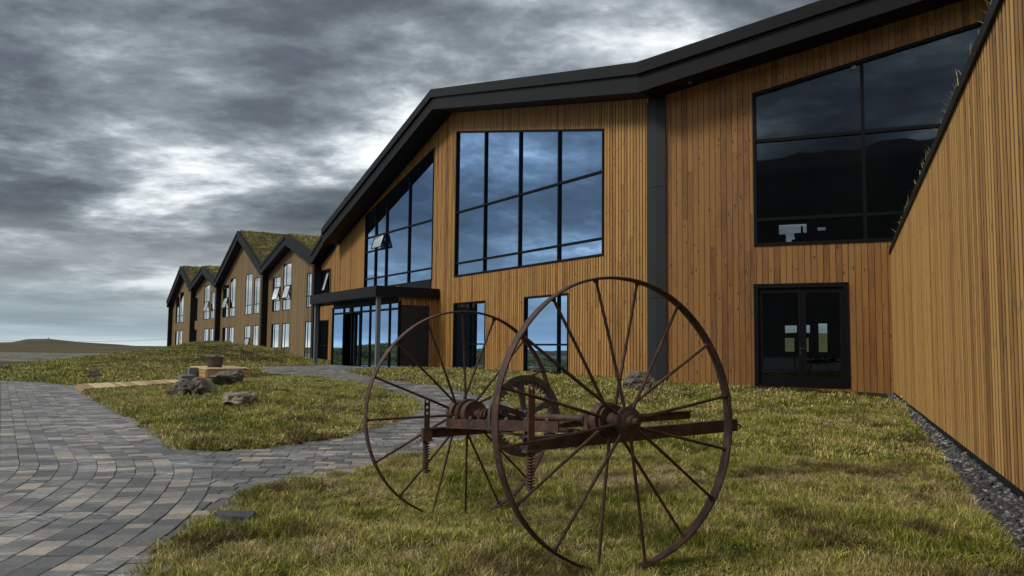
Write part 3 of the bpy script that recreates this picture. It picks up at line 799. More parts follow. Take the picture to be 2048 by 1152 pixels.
# slope of main left flank from the photo
M_L = (u_, z_)
sl = (PK5[1] - M_L[1]) / (M_L[0] - PK5[0])
ML_end = M_L
BR1 = FB.px(1480, 54, OV); BR2 = FB.px(1640, 0, OV)
slB = (BR2[1] - BR1[1]) / (BR2[0] - BR1[0]); V5B = (-mit, V5[1]); BEND = (9.6, V5[1] + slB * (9.6 + mit))
SLAB = .23
soff_M = FH_M                             # soffit drop below the top edge
def topC(u):   # underside of soffit at the wall, main hall part
    if u <= PK5[0]: return V5[1] + (PK5[1] - V5[1]) * (u + mit) / (PK5[0] + mit) - soff_M
    return PK5[1] - sl * (u - PK5[0]) - soff_M
def topB(u): return V5[1] + slB * (u + mit) - soff_M
_RLr = sorted(RL); topW = lambda u: float(np.interp(u, [p[0] for p in _RLr], [p[1] for p in _RLr])) - FH_W
hall = empty('main_hall', FC.w(12, -3, 0), 'large larch clad main building with sweeping black gable roof and tall windows', 'building'); hall['_w'] = list(hall.location)
gw = empty('gabled_wing', FC.w(58, -4, 0), 'long distant larch wing with four pointed turf roofed gables', 'building'); gw['_w'] = list(gw.location)
def slab(fr, p, q_, vf, vb, h, mat, parent, name, ubf=None):
    """roof slope between two (u,z) edge points, front v=vf to back v=vb"""
    mb = MB(); P = []
    pb, qb = ubf if ubf else (p, q_)
    for dz in (-h, 0):
        P += [fr.w(p[0], vf, p[1] + dz), fr.w(q_[0], vf, q_[1] + dz), fr.w(qb[0], vb, qb[1] + dz), fr.w(pb[0], vb, pb[1] + dz)]
    return mb.hexa(P).build(name, mat, parent)
def fascia(fr, p, q_, v, hs, parent, name='fascia', mat=None, ext=(0, 0)):
    """stacked boards following the edge p->q_; hs = [(top offset, bottom offset, extra v)]"""
    for (a, b, dv) in hs:
        mb = MB(); P = []
        for dz in (-b, -a):
            P += [fr.w(p[0] - ext[0] * dv, v + dv, p[1] + dz), fr.w(q_[0] - ext[1] * dv, v + dv, q_[1] + dz), fr.w(q_[0], v - .12, q_[1] + dz), fr.w(p[0], v - .12, p[1] + dz)]
        mb.hexa(P).build(name, mat or M['metal'], parent)
# --- gabled wing: roofs, fascias, fins
WING = [FC.w(0, 0, 0)]
for i in range(9):
    p, q_ = (RL + [RL9])[i], (RL + [RL9])[i + 1]
    slab(FC, p, q_, OVW - .12, -11, FH_W - .02, M['metal'], gw, 'roof')
    # turf blanket
    slab(FC, (p[0], p[1] + .16), (q_[0], q_[1] + .16), OVW - .2, -11, .18, M['roofturf'], gw, 'turf_layer')
    fascia(FC, p, q_, OVW, [(-.10, .14, .05), (.141, FH_W, 0.0)], gw)
hall_fh = [(-.02, .34, .09), (.341, FH_M, 0.0)]
ML_top = (M_L[0], M_L[1])
# main hall
slab(FC, ML_end, PK5, OV - .12, -14, FH_M - .02, M['metal'], hall, 'roof')
k5 = mit * 14
slab(FC, PK5, V5, OV - .12, -14, FH_M - .02, M['metal'], hall, 'roof', ubf=(PK5, (k5, V5[1] + (PK5[1] - V5[1]) * (k5 + mit) / (PK5[0] + mit))))
slab(FB, V5B, BEND, OV - .12, -14, FH_M - .02, M['metal'], hall, 'roof', ubf=((k5, V5[1] + slB * (k5 + mit)), BEND))
def split_fascia(fr, p, q_, n, ext=(0, 0)):
    for k in range(n):
        a = (p[0] + (q_[0] - p[0]) * k / n, p[1] + (q_[1] - p[1]) * k / n); b = (p[0] + (q_[0] - p[0]) * (k + 1) / n, p[1] + (q_[1] - p[1]) * (k + 1) / n)
        g = .004 / max(1e-6, abs(b[0] - a[0])); 
        if k: a = (a[0] + (b[0] - a[0]) * g, a[1] + (b[1] - a[1]) * g)
        fascia(fr, a, b, OV, hall_fh, hall, ext=(ext[0] if k == 0 else 0, ext[1] if k == n - 1 else 0))
tm = math.tan((AC - AB) / 2)
split_fascia(FC, ML_end, PK5, 6); split_fascia(FC, PK5, V5, 4, (0, tm)); split_fascia(FB, V5B, BEND, 3, (tm, 0))
# small ridge end of a rear roof showing above the slope
c_ = onplane(690, 395, FC.w(0, -4, 0), FC.o); cu = (c_ - FC.O).dot(FC.d)
MB().hexa([FC.w(cu - 1.2, -9, c_.z - 3), FC.w(cu + 2.2, -9, c_.z - 3), FC.w(cu + 2.2, -4, c_.z - 3), FC.w(cu - 1.2, -4, c_.z - 3), FC.w(cu - .1, -9, c_.z), FC.w(cu + .1, -9, c_.z), FC.w(cu + .1, -4, c_.z), FC.w(cu - .1, -4, c_.z)]).build('rear_gable', M['metal_light'], hall)
zb = .02                                  # bottom of cladding
# fins at the valleys
for (x, y) in ((340, 604),): 
    uu = 0
for k, u in enumerate([RL[0][0] - .3, RL[2][0], RL[4][0], RL[6][0], V4[0]]):
    MB().fbox(FC, u - .17, u + .17, 0.0 if k else -.2, .42, -.1, topW(u) + .0 if k < 4 else V4[1] - FH_W).build('fin_column', M['metal'], gw)
# end wall of the far gable and back
# windows of the wing: crop pixels (x0, x1, top, bottom)
q1 = lambda x, y: (x / 3.84 + 320, y / 3.84 + 440)
def rect(fr, x0, x1, yt, yb, v=0.0, xm=None):
    (a, _), (b, _) = fr.px(*q1(x0, yt), v), fr.px(*q1(x1, yt), v)
    zt = fr.px(*q1((x0 + x1) / 2, yt), v)[1]; zb_ = fr.px(*q1((x0 + x1) / 2, yb), v)[1]
    return [(b, zb_), (a, zb_), (a, zt), (b, zt)]
Z_LT = FC.px(638, 641)[1]; Z_UB = FC.px(614, 616)[1]; Z_SL = .26
wins = []
up_ = [(126, 150, 592), (157, 185, 555), (258, 292, 600), (345, 385, 500), (393, 422, 553), (487, 530, 500), (543, 583, 447), (660, 712, 412), (727, 770, 440), (868, 928, 437), (950, 1012, 332), (1130, 1168, 407)]
lo_ = [(118, 141, 848), (147, 171, 846), (252, 283, 838), (338, 371, 832), (382, 411, 830), (480, 516, 823), (532, 568, 820), (648, 695, 812), (714, 757, 808), (857, 915, 798), (937, 995, 792), (1114, 1166, 779)]
holesW = []
vent_u = {3, 5, 9, 10}; vent_l = {7}
for k, (x0, x1, yt) in enumerate(up_):
    r = rect(FC, x0, x1, yt, yt + 50); zt = r[2][1]; holesW.append(([(r[0][0], Z_UB), (r[1][0], Z_UB), (r[1][0], zt), (r[0][0], zt)], 'u', k))
for k, (x0, x1, yt) in enumerate(lo_):
    r = rect(FC, x0, x1, yt, yt + 50); holesW.append(([(r[0][0], Z_SL), (r[1][0], Z_SL), (r[1][0], Z_LT), (r[0][0], Z_LT)], 'l', k))
uW0, uW1 = V4[0] + .0, RL[0][0] - .3
hw = [h[0] for h in holesW]
botf = lambda u: zb
sheath(FC, uW0, uW1, lambda u: topW(u) + .1, lambda u: -.3, hw, -.2, -.031, M['sheath'], gw, extra=[p[0] for p in RL])
bw = cladding(FC, uW0 + .18, uW1, .16, .028, topW, botf, hw, 0, 0)
build_boards(FC, bw, -.03, .0, M['larch_far'], gw, 0, split=False)
for poly, kind_, k in holesW:
    uL, uR = poly[0][0], poly[1][0]; z0, z1 = poly[0][1], poly[2][1]
    um = uR + (uL - uR) * .38
    tr = [z0 + .75] if kind_ == 'u' else ([(z0 + .75, -1e9, 1e9)] if k == 11 else [])
    ve = []
    if kind_ == 'u' and k in vent_u: ve = [(um + .02, uL - .05, z0 + .80, min(z1 - .1, z0 + 1.7), .22)]
    if kind_ == 'l' and k in vent_l: ve = [(um + .02, uL - .05, z0 + .25, min(z1 - .3, z0 + 1.5), .25)]
    glazing(FC, poly, [um], tr, gw, M['glass_wing'], fw=.06, vf=(-.1, .0), vp=-.03, vents=ve)
# wing back volume
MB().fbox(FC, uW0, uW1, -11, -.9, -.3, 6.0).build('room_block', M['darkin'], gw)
# --- main hall cladding
def P4(fr, pts): return PX(fr, pts)
zmid = FC.px(1207, 338)[1]
ZC_m = np.mean([FC.px(*p)[1] for p in ((730, 480), (867, 439), (912, 425), (1207, 338))])
ZC_l = np.mean([FC.px(*p)[1] for p in ((730, 557), (865, 537), (910, 527), (1206, 478))])
ZC_s = np.mean([FC.px(*p)[1] for p in ((909, 555), (1206, 515), (729, 578))])
ZC_lt = np.mean([FC.px(*p)[1] for p in ((909, 605), (970, 600), (1048, 595), (1137, 587))])
ZC_lb = np.mean([FC.px(*p)[1] for p in ((905, 736), (970, 741), (1047, 742.5), (1137, 747))])
uDl, uDr = FC.px(730, 500)[0], FC.px(866.5, 450)[0]
D_tl, D_tr = FC.px(733, 432)[1], FC.px(868, 295)[1]
WD = [(uDl, ZC_s), (uDr, ZC_s), (uDr, D_tr), (uDl, D_tl)]
uCl, uCr = FC.px(911, 420)[0], FC.px(1207.5, 400)[0]
WC = [(uCl, ZC_s), (uCr, ZC_s), (uCr, FC.px(1208, 257)[1]), (uCl, FC.px(914, 262)[1])]
w1l, w1r = FC.px(906.5, 670)[0], FC.px(970.5, 670)[0]; w2l, w2r = FC.px(1047.5, 670)[0], FC.px(1137, 670)[0]
W1 = [(w1l, ZC_lb), (w1r, ZC_lb), (w1r, ZC_lt), (w1l, ZC_lt)]; W2 = [(w2l, ZC_lb), (w2r, ZC_lb), (w2r, ZC_lt), (w2l, ZC_lt)]
# windows left of the entrance
a0, a1 = FC.px(*q1(1229, 500))[0], FC.px(*q1(1309, 500))[0]; zt0 = FC.px(*q1(1270, 380))[1]
W3_ = [(a0, Z_UB), (a1, Z_UB), (a1, zt0), (a0, zt0)]
a2, a3 = FC.px(*q1(1219, 900))[0], FC.px(*q1(1292, 900))[0]
W4_ = [(a2, Z_SL), (a3, Z_SL), (a3, Z_LT), (a2, Z_LT)]
vR = 1.9; uvR = FC.px(796, 650, vR)[0]; uvL = FC.px(664, 700, vR)[0]
VZT = FC.px(796, 604, vR)[1]
VEST_HOLE = [(uvL, -.3), (uvR, -.3), (uvR, VZT), (uvL, VZT)]
uC0 = .36
hC = [WD, WC, W1, W2, W3_, W4_]
sheath(FC, 0.0, V4[0] - .05, lambda u: topC(u) + .25, lambda u: -.3, hC, -.2, -.021, M['sheath'], hall, extra=[PK5[0]])
bC = cladding(FC, uC0, V4[0] - .2, .143, .032, lambda u: topC(u) + .02, lambda u: .1, hC + [[(uvL - .02, -1), (uvR + .02, -1), (uvR + .02, VZT + .2), (uvL - .02, VZT + .2)]], 0, 0)
# --- B facade
uB = lambda x, y: FB.px(x, y)[0]
uBl = uB(1506, 300); uBm = uB(1727, 300)
zBs = np.mean([FB.px(*p)[1] for p in ((1506, 493), (1786, 482))]); zBt = np.mean([FB.px(*p)[1] for p in ((1508, 284), (1892, 248))]); zBl = np.mean([FB.px(*p)[1] for p in ((1508, 438), (1808, 427))])
tl_ = FB.px(1506, 187); tr_ = FB.px(1970, 41); uBe = 9.3
slp = (tr_[1] - tl_[1]) / (tr_[0] - tl_[0])
uBr = FB.px(1976, 100)[0] + .4
WB = [(uBl, zBs), (uBr, zBs), (uBr, tl_[1] + slp * (uBr - uBl)), (uBl, tl_[1])]
d0, d1 = uB(1508.5, 670), uB(1698.5, 670); zdt = np.mean([FB.px(*p)[1] for p in ((1507, 567), (1697, 565.5))]); zdb = np.mean([FB.px(*p)[1] for p in ((1508, 772), (1700, 776))])
WDR = [(d0, zdb), (d1, zdb), (d1, zdt), (d0, zdt)]
hB = [WB, WDR]
sheath(FB, 0.0, uBe, lambda u: topB(u) + .25, lambda u: -.3, hB, -.2, -.016, M['sheath'], hall)
uB0 = .27
bB = cladding(FB, uB0, uBe, .161, .013, lambda u: topB(u) + .02, lambda u: -.02, hB, 0, 0)
# keep the count: B boards first, then the largest C boards
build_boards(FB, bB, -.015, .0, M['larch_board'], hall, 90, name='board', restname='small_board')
build_boards(FC, bC, -.02, .0, M['larch'], hall, 205, name='board', restname='narrow_board')
# column at the bend
mb = MB()
zt_ = V5[1] - FH_M + .01
for (za, zb2) in ((-.1, 2.62), (2.632, 5.95), (5.962, zt_)):
    m1 = MB(); e = .07
    A_ = FC.w(.37, -.05, 0); B_ = FC.w(.37, e, 0); C2 = FC.w(-e * tm, e, 0); D_ = FB.w(.28, e, 0); E_ = FB.w(.28, -.05, 0); Fp = FC.w(0, -.05, 0)
    pts = [A_, B_, C2, D_, E_, Fp]; lo = [p + Vector((0, 0, za)) for p in pts]; hi = [p + Vector((0, 0, zb2)) for p in pts]
    m1.add(lo + hi, [(0, 1, 2, 3, 4, 5), (6, 7, 8, 9, 10, 11)] + [(i, (i + 1) % 6, 6 + (i + 1) % 6, 6 + i) for i in range(6)])
    m1.build('column_panel', M['metal_light'], hall)
# windows of the hall
um = lambda x, y: FC.px(x, y)[0]
glazing(FC, WD, [um(749.6, 530), um(771, 520), um(817, 480)], [ZC_m, (FC.px(760, 498)[1], um(771, 520), uDl), ZC_l], hall, M['glass_blue'], fw=.07,
        vents=[(um(771, 520) + .04, um(749.6, 530) - .04, FC.px(760, 498)[1] + .03, ZC_m - .05, .2)], label='tall sloping topped window wall above the entrance')
glazing(FC, WC, [um(969, 400), um(1038.5, 400), um(1116.5, 400)], [ZC_m, ZC_l], hall, M['glass_blue'], fw=.07, label='large twelve pane window')
glazing(FC, W1, [um(938, 670)], [ZC_lb + 1.02], hall, M['glass_blue'], fw=.06, vf=(-.12, .02))
glazing(FC, W2, [um(1115, 670)], [ZC_lb + 1.0], hall, M['glass_blue'], fw=.07, vf=(-.12, .02))
glazing(FC, W3_, [a1 + (a0 - a1) * .3], [Z_UB + .8], hall, M['glass_wing'], fw=.08, vf=(-.1, .02), vp=-.06, vents=[(a1 + .04, a1 + (a0 - a1) * .3, Z_UB + .85, Z_UB + 2.0, .3)])
glazing(FC, W4_, [a3 + (a2 - a3) * .3], [Z_SL + .9], hall, M['glass_wing'], fw=.08, vf=(-.1, .02), vp=-.06)
glazing(FB, WB, [uBm], [zBt, zBl], hall, M['glass_clear'], fw=.09, label='big trapezoid window reflecting the dark mountain')
# double glass door
dm = (d0 + d1) / 2 + .04
dw = glazing(FB, WDR, [], [], hall, M['glass_clear'], fw=.17, name='door_frame', vf=(-.16, .035), vp=-.05) if False else None
fr_ = MB(); fw = .12
for (a, b, c, d) in ((d0, d0 + fw, zdb, zdt), (d1 - fw, d1, zdb, zdt), (d0 + fw, d1 - fw, zdt - .12, zdt), (d0 + fw, d1 - fw, zdb, zdb + .06)):
    fr_.fbox(FB, a, b, -.18, .03, c, d)
dfo = fr_.build('door_frame', M['frame'], hall)
for (a, b) in ((d0 + fw + .004, dm - .003), (dm + .003, d1 - fw - .004)):
    lf = MB(); s_ = .10; z0, z1 = zdb + .064, zdt - .124
    for (x0, x1, y0, y1) in ((a, a + s_, z0, z1), (b - s_, b, z0, z1), (a + s_, b - s_, z1 - .14, z1), (a + s_, b - s_, z0, z0 + .22)): lf.fbox(FB, x0, x1, -.14, -.03, y0, y1)
    lo_f = lf.build('door_leaf', M['frame'], hall)
    MB().fbox(FB, a + s_, b - s_, -.09, -.07, z0 + .22, z1 - .14).build('pane', M['glass_clear'], lo_f)
    if b == dm - .003: 
        h_ = MB(); h_.tube(FB.w(b - .05, -.03, zdb + 1.05), FB.w(b - .05, .04, zdb + 1.05), .012); h_.tube(FB.w(b - .05, .04, zdb + 1.05), FB.w(b + .09, .04, zdb + 1.05), .011)
        h_.fbox(FB, b - .075, b - .035, -.029, -.02, zdb + .88, zdb + 1.12); h_.build('door_handle', M['metal_light'], lo_f)
# sticker on the glass, soffit light
su, sz = FB.px(1707, 132); MB().fbox(FB, su - .06, su + .06, -.038, -.03, sz - .08, sz + .08).build('glass_sticker', simple('sticker', (.20, .24, .27), .5), hall)
lu, lz = FB.px(1380, 155, .45); MB().revolve(FB.w(lu, .45, topB(lu) - .04), Vector((0, 0, 1)), [(0, .06), (.08, .06)], 12).build('soffit_light', M['post'], hall)
# --- interior behind facade B (dim room, openings to the far side)
D_IN = 9.0
IF = Face((FB.w(0, -D_IN, 0).x, FB.w(0, -D_IN, 0).y), (FB.d.x, FB.d.y), (FB.o.x, FB.o.y))
def IR(x0, y0, x1, y1):
    a = IF.px(x0, y1); b = IF.px(x1, y0); return [(a[0], a[1]), (b[0], a[1]), (b[0], b[1]), (a[0], b[1])]
holesI = [IR(1570, 651, 1593.5, 666), IR(1570, 676, 1588.5, 703), IR(1609, 650, 1619.5, 666), IR(1609, 676, 1617, 704), IR(1637.7, 647, 1654, 704), IR(1681, 656.5, 1684, 692), IR(1558, 447, 1613, 488), IR(1635, 453.5, 1651, 461)]
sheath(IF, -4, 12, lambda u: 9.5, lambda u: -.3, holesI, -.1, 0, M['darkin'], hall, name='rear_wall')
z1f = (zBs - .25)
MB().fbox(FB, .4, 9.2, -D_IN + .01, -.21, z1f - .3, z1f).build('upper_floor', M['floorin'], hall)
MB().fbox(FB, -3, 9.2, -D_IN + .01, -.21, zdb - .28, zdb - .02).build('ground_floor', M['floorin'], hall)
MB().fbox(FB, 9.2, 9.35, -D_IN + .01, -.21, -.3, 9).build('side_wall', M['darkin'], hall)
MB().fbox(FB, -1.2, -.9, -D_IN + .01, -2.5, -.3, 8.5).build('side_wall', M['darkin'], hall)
# hall block behind facade C
MB().fbox(FC, 9.5, V4[0] - .1, -11, -1.0, -.3, 5.4).build('room_block', M['darkin'], hall)
# upper room lamp and armchair seen through the glass (things of their own)
lp = onplane(1604, 470, FB.w(0, -4.5, 0), FB.o)
la = empty('table_lamp', Vector((lp.x, lp.y, z1f)), 'dark round table lamp silhouetted behind the lower left of the big right window', 'lamp'); la['_w'] = list(la.location)
Z3 = Vector((0, 0, 1)); q0 = Vector((lp.x, lp.y, 0))
b0_ = FB.px(1604, 486, -4.5)[1]; b1_ = FB.px(1604, 452, -4.5)[1]; hL = b1_ - b0_
MB().revolve(q0 + Z3 * z1f, Z3, [(0, .35), (.03, .35), (.05, .05), (b0_ - z1f - .02, .05), (b0_ - z1f, .30)], 20).build('lamp_base', M['fabric'], la)
MB().revolve(q0 + Z3 * b0_, Z3, [(0, .30), (hL * .18, .34), (hL * .2, .22), (hL * .55, .26), (hL * .57, .04), (hL, .03)], 20).build('lamp_shade', M['fabric'], la)
def sofa(x, name, label, w=1.3):
    c_ = onplane(x, 480, FB.w(0, -2.6, 0), FB.o); u = (c_ - FB.O).dot(FB.d)
    e = empty(name, FB.w(u, -2.6, z1f), label, 'armchair'); e['_w'] = list(e.location)
    MB().fbox(FB, u - w / 2, u + w / 2, -3.0, -2.2, z1f + .15, z1f + .45).build('seat', M['fabric'], e, bevel=.05)
    MB().fbox(FB, u - w / 2, u + w / 2, -2.2, -2.02, z1f + .15, z1f + .85).build('backrest', M['fabric'], e, bevel=.05)
    for s in (-1, 1): MB().fbox(FB, u + s * (w / 2) - .09, u + s * (w / 2) + .09, -3.0, -2.2, z1f + .0, z1f + .6).build('armrest', M['fabric'], e, bevel=.04)
sofa(1531, 'armchair', 'rounded armchair just behind the lower left pane of the big right window')
# --- vestibule and canopy
ve = MB()
vfr = FC
vz0 = .1
n_m = [uvL] + [FC.px(x, 650, vR)[0] for x in (684, 703.5, 720, 738.5, 756, 776)] + [uvR]
xs_v = [664, 686, 702.5, 720, 738.5, 756, 777.5, 796]
n_m = [FC.px(x, 650, vR)[0] for x in xs_v]
ztr = FC.px(738, 622, vR)[1]; zvt = FC.px(738, 612, vR)[1] + .1
vf_ = MB()
for u in n_m: vf_.fbox(FC, u - .04, u + .04, vR - .12, vR, vz0, zvt)
for z in (vz0 + .04, ztr, zvt - .05):
    for a, b in zip(n_m[:-1], n_m[1:]): vf_.fbox(FC, b + .041, a - .041, vR - .11, vR - .008, z - .045, z + .045)
vo_ = vf_.build('entrance_glazing', M['frame'], hall); vo_['label'] = 'glazed entrance front under the canopy'
for k, (a, b) in enumerate(zip(n_m[:-1], n_m[1:])):
    MB().fbox(FC, b + .041, a - .041, vR - .07, vR - .05, ztr + .046, zvt - .096).build('pane', M['glass_blue'], vo_)
    if k in (1, 2): continue
    MB().fbox(FC, b + .041, a - .041, vR - .07, vR - .05, vz0 + .086, ztr - .046).build('pane', M['glass_blue'], vo_)
for (x0, x1, lab) in ((703.5, 711, None), (711.5, 719.5, None)):
    a, b = FC.px(x0, 650, vR - .15)[0], FC.px(x1, 650, vR - .15)[0]
    l_ = MB()
    for (c, d) in ((a - .06, a), (b, b + .06)): l_.fbox(FC, c, d, vR - .2, vR - .13, vz0 + .09, ztr - .05)
    for z in (vz0 + .13, ztr - .09): l_.fbox(FC, b + .061, a - .061, vR - .2, vR - .13, z - .035, z + .035)
    lo2 = l_.build('sliding_door', M['frame'], hall); MB().fbox(FC, b + .06, a - .06, vR - .175, vR - .16, vz0 + .17, ztr - .13).build('pane', M['glass_blue'], lo2)
CZB = 3.28; CH = .42
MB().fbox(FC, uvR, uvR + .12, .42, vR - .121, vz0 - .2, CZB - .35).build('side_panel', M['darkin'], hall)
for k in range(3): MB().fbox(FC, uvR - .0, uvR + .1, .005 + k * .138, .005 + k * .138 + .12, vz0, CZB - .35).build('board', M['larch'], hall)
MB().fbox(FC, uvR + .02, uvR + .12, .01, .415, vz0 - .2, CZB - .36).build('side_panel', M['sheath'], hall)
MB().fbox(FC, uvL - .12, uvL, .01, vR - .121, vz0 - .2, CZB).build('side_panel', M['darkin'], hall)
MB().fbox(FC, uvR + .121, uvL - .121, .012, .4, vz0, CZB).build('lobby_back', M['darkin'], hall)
MB().fbox(FC, uvR, uvL, vR - .13, vR - .005, zvt + .002, CZB).build('entrance_header', M['metal'], hall)
hb = cladding(FC, uvR, uvR + 1.0, .143, .02, lambda u: CZB - .02, lambda u: CZB - .35, [], 0, 0)
# header boards on the side of the vestibule
for k in range(13):
    v = .05 + k * .143
    if v + .12 < vR: MB().fbox(FC, uvR - .025, uvR - .002, v, v + .122, CZB - .345, CZB - .01).build('header_board', M['larch'], hall)
vC = 3.0
ucR = FC.px(753, 592, vC)[0]; ucL = FC.px(622, 603, vC)[0]
can = empty('entrance_canopy', FC.w((ucL + ucR) / 2, vC / 2, CZB), 'flat black entrance canopy projecting over the glazed doors on two grey posts', 'canopy'); can['_w'] = list(can.location)
MB().fbox(FC, ucR, ucL, .02, vC, CZB, CZB + CH - .06).build('canopy_roof', M['metal'], can)
for (a, b, c, d) in ((ucR - .04, ucL + .04, vC + .002, vC + .05), (ucR - .05, ucR - .002, .03, vC), (ucL + .002, ucL + .05, .03, vC)):
    MB().fbox(FC, a, b, c, d, CZB - .03, CZB + CH).build('canopy_fascia', M['metal'], can)
ucv = FC.px(753, 650, vC - .15)[0]; ucw = FC.px(628.5, 700, vC - .15)[0]
for u in (ucv, ucw): MB().fbox(FC, u - .085, u + .085, vC - .3, vC - .13, .05, CZB - .001).build('post', M['post'], can)
# dark upstand between canopy and window
MB().fbox(FC, FC.px(863, 570)[0], FC.px(800, 575)[0], .005, .06, CZB + CH - .06, ZC_s - .01).build('flashing', M['metal'], hall)
# --- right wing (wall A)
rw = empty('right_wing', FA.w(9, -3, 0), 'tall close larch slat wall of the right wing running out of the picture', 'building'); rw['_w'] = list(rw.location)
e0 = FA.px(1787, 493); e1 = FA.px(2006, 4)
slA = (e1[1] - e0[1]) / (e1[0] - e0[0]); topA = lambda u: e0[1] + slA * (u - e0[0])
g0 = FA.px(1786, 783)[1]; g1 = FA.px(2048, 984.6)[1]; uA1 = 21.5
gsl = (g1 - g0) / (FA.px(2048, 984.6)[0] - FA.px(1786, 783)[0]); botA = lambda u: g0 + gsl * u
sheath(FA, -.0, uA1, lambda u: topA(u) + .0, lambda u: -.5, [], -.25, -.0055, M['sheath'], rw)  # dark backing almost flush with the slats, painting in the groove shade
bA = cladding(FA, .05, uA1, .15, .055, lambda u: topA(u), botA, [], 0, 0)
build_boards(FA, bA, -.005, .0, M['larch_light'], rw, 299, name='slat', restname='small_slat', split=False)
pb = MB(); pb.strip(FA, -.0, uA1, -.018, .004, -.5, -.5, botA(0) - .004, botA(uA1) - .004); pb.build('plinth', M['metal'], rw)
fa = MB()
for k in range(4):
    a, b = uA1 * k / 4 + .003, uA1 * (k + 1) / 4 - .003
    MB().strip(FA, a, b, -.2, .035, topA(a) + .002, topA(b) + .002, topA(a) + .12, topA(b) + .12).build('verge_flashing', M['metal'], rw)
P = [FA.w(0, -.2, topA(0)), FA.w(uA1, -.2, topA(uA1)), FA.w(uA1, -9, topA(uA1)), FA.w(0, -9, topA(0))]
MB().hexa([p + Z3 * .0 for p in P] + [p + Z3 * .12 for p in P]).build('turf_layer', M['roofturf'], rw)
MB().hexa([FA.w(0, -9, -.3), FA.w(uA1, -9, -.3), FA.w(uA1, -.26, -.3), FA.w(0, -.26, -.3), FA.w(0, -9, topA(0) - .01), FA.w(uA1, -9, topA(uA1) - .01), FA.w(uA1, -.26, topA(uA1) - .01), FA.w(0, -.26, topA(0) - .01)]).build('wing_block', M['darkin'], rw)
# downpipe at the end of facade B
pu_ = FB.px(1981, 30, .25)[0]; 
dp = MB(); dp.path([FB.w(pu_ + .02, .9, topB(pu_) + .35), FB.w(pu_, .35, topB(pu_) + .0), FB.w(pu_, .12, topB(pu_) - .5), FB.w(pu_, .08, 3.0)], .055, 10); dp.build('downpipe', M['metal'], hall)
# ------------------------------------------------------------------ timber deck, bench, steps, planter
def V2(px, py, Y): p = atdist(px, py, Y); return p
dk = [V2(166.7, 777.6, 17.9), V2(151.7, 768.2, 20.0), V2(363, 762.3, 22.3), V2(336, 767, 20.9)]
zt = .10
A0 = Vector((dk[0].x, dk[0].y, 0)); A1 = Vector((dk[1].x, dk[1].y, 0)); B1 = Vector((-9.1, 22.5, 0)); B0 = Vector((-8.75, 21.2, 0))
B0 = Vector((-8.6, 21.7, 0)); B1 = B0 + (A1 - A0) * .8
deck = empty('timber_boardwalk', (A0 + B1) / 2, 'low pale timber boardwalk lying in the grass beside the paving', 'boardwalk'); deck['_w'] = list(deck.location)
nb = 20
for k in range(nb):
    f0, f1 = (k + .09) / nb, (k + .91) / nb
    P = [A0.lerp(B0, f0), A0.lerp(B0, f1), A1.lerp(B1, f1), A1.lerp(B1, f0)]
    dz_ = rnd.uniform(-.006, .006)
    MB().hexa([p + Z3 * (zt - .035) for p in P] + [p + Z3 * (zt + dz_ + (.004 if j_ in (0, 3) else -.004)) for j_, p in enumerate(P)], rnd.choice((0, .15, .5, .85, 1))).build('plank', M['deck'], deck)
for (p, q_) in ((A0, B0), (A0, A1), (A1, B1)):
    MB().bar(p + Z3 * (.02), q_ + Z3 * (.02), .04, .085).build('edge_board', M['deck_face'], deck)
bc = Vector((-9.16, 24.45, 0)); bl = ((Vector((-10.95, 27.6, 0)) - bc)).normalized() * 3.3; bwv = (Vector((-8.24, 25.4, 0)) - bc).normalized() * 1.45
zb0, zb1 = float(base(-9.5, 25)) - .02, .385
bench = empty('timber_bench', bc + bl / 2 + bwv / 2, 'boxy new timber bench platform behind the boulders', 'bench'); bench['_w'] = list(bench.location)
for k in range(3):
    z0_ = zb0 + (zb1 - .04 - zb0) * k / 3; z1_ = zb0 + (zb1 - .04 - zb0) * (k + 1) / 3 - .012
    for (p, q_) in ((bc, bc + bl), (bc, bc + bwv), (bc + bwv, bc + bwv + bl), (bc + bl, bc + bl + bwv)):
        dd = (q_ - p).normalized(); 
        MB().bar(p + dd * .025 + Z3 * (z0_ + z1_) / 2, q_ - dd * .025 + Z3 * (z0_ + z1_) / 2, .035, z1_ - z0_).build('side_board', M['deck_face'], bench)
for k in range(11):
    a = bc - bl.normalized() * .02 + bwv * (k + .03) / 11; b = bc - bl.normalized() * .02 + bwv * (k + .97) / 11; l2 = bl + bl.normalized() * .04
    P = [a, b, b + l2, a + l2]; MB().hexa([p + Z3 * (zb1 - .037) for p in P] + [p + Z3 * zb1 for p in P]).build('seat_board', M['deck'], bench)
for (c, s1, h, lab) in ((ground(373, 759, .1), (.32, .20), .12, 'lower grey concrete step between boardwalk and bench'), (ground(385, 753, .1), (.2, .14), .25, 'upper grey concrete step against the left side of the timber bench')):
    m1 = MB(); ax = bl.normalized() * s1[0]; ay = bwv.normalized() * s1[1]; z0 = float(base(c.x, c.y)) - .05
    m1.box(c + Z3 * (z0 + (h + .05) / 2), ax, ay, Z3 * (h + .05) / 2); tag(m1.build('concrete_step', M['concrete'], bevel=.02), lab, 'step', 'concrete steps beside the timber bench')
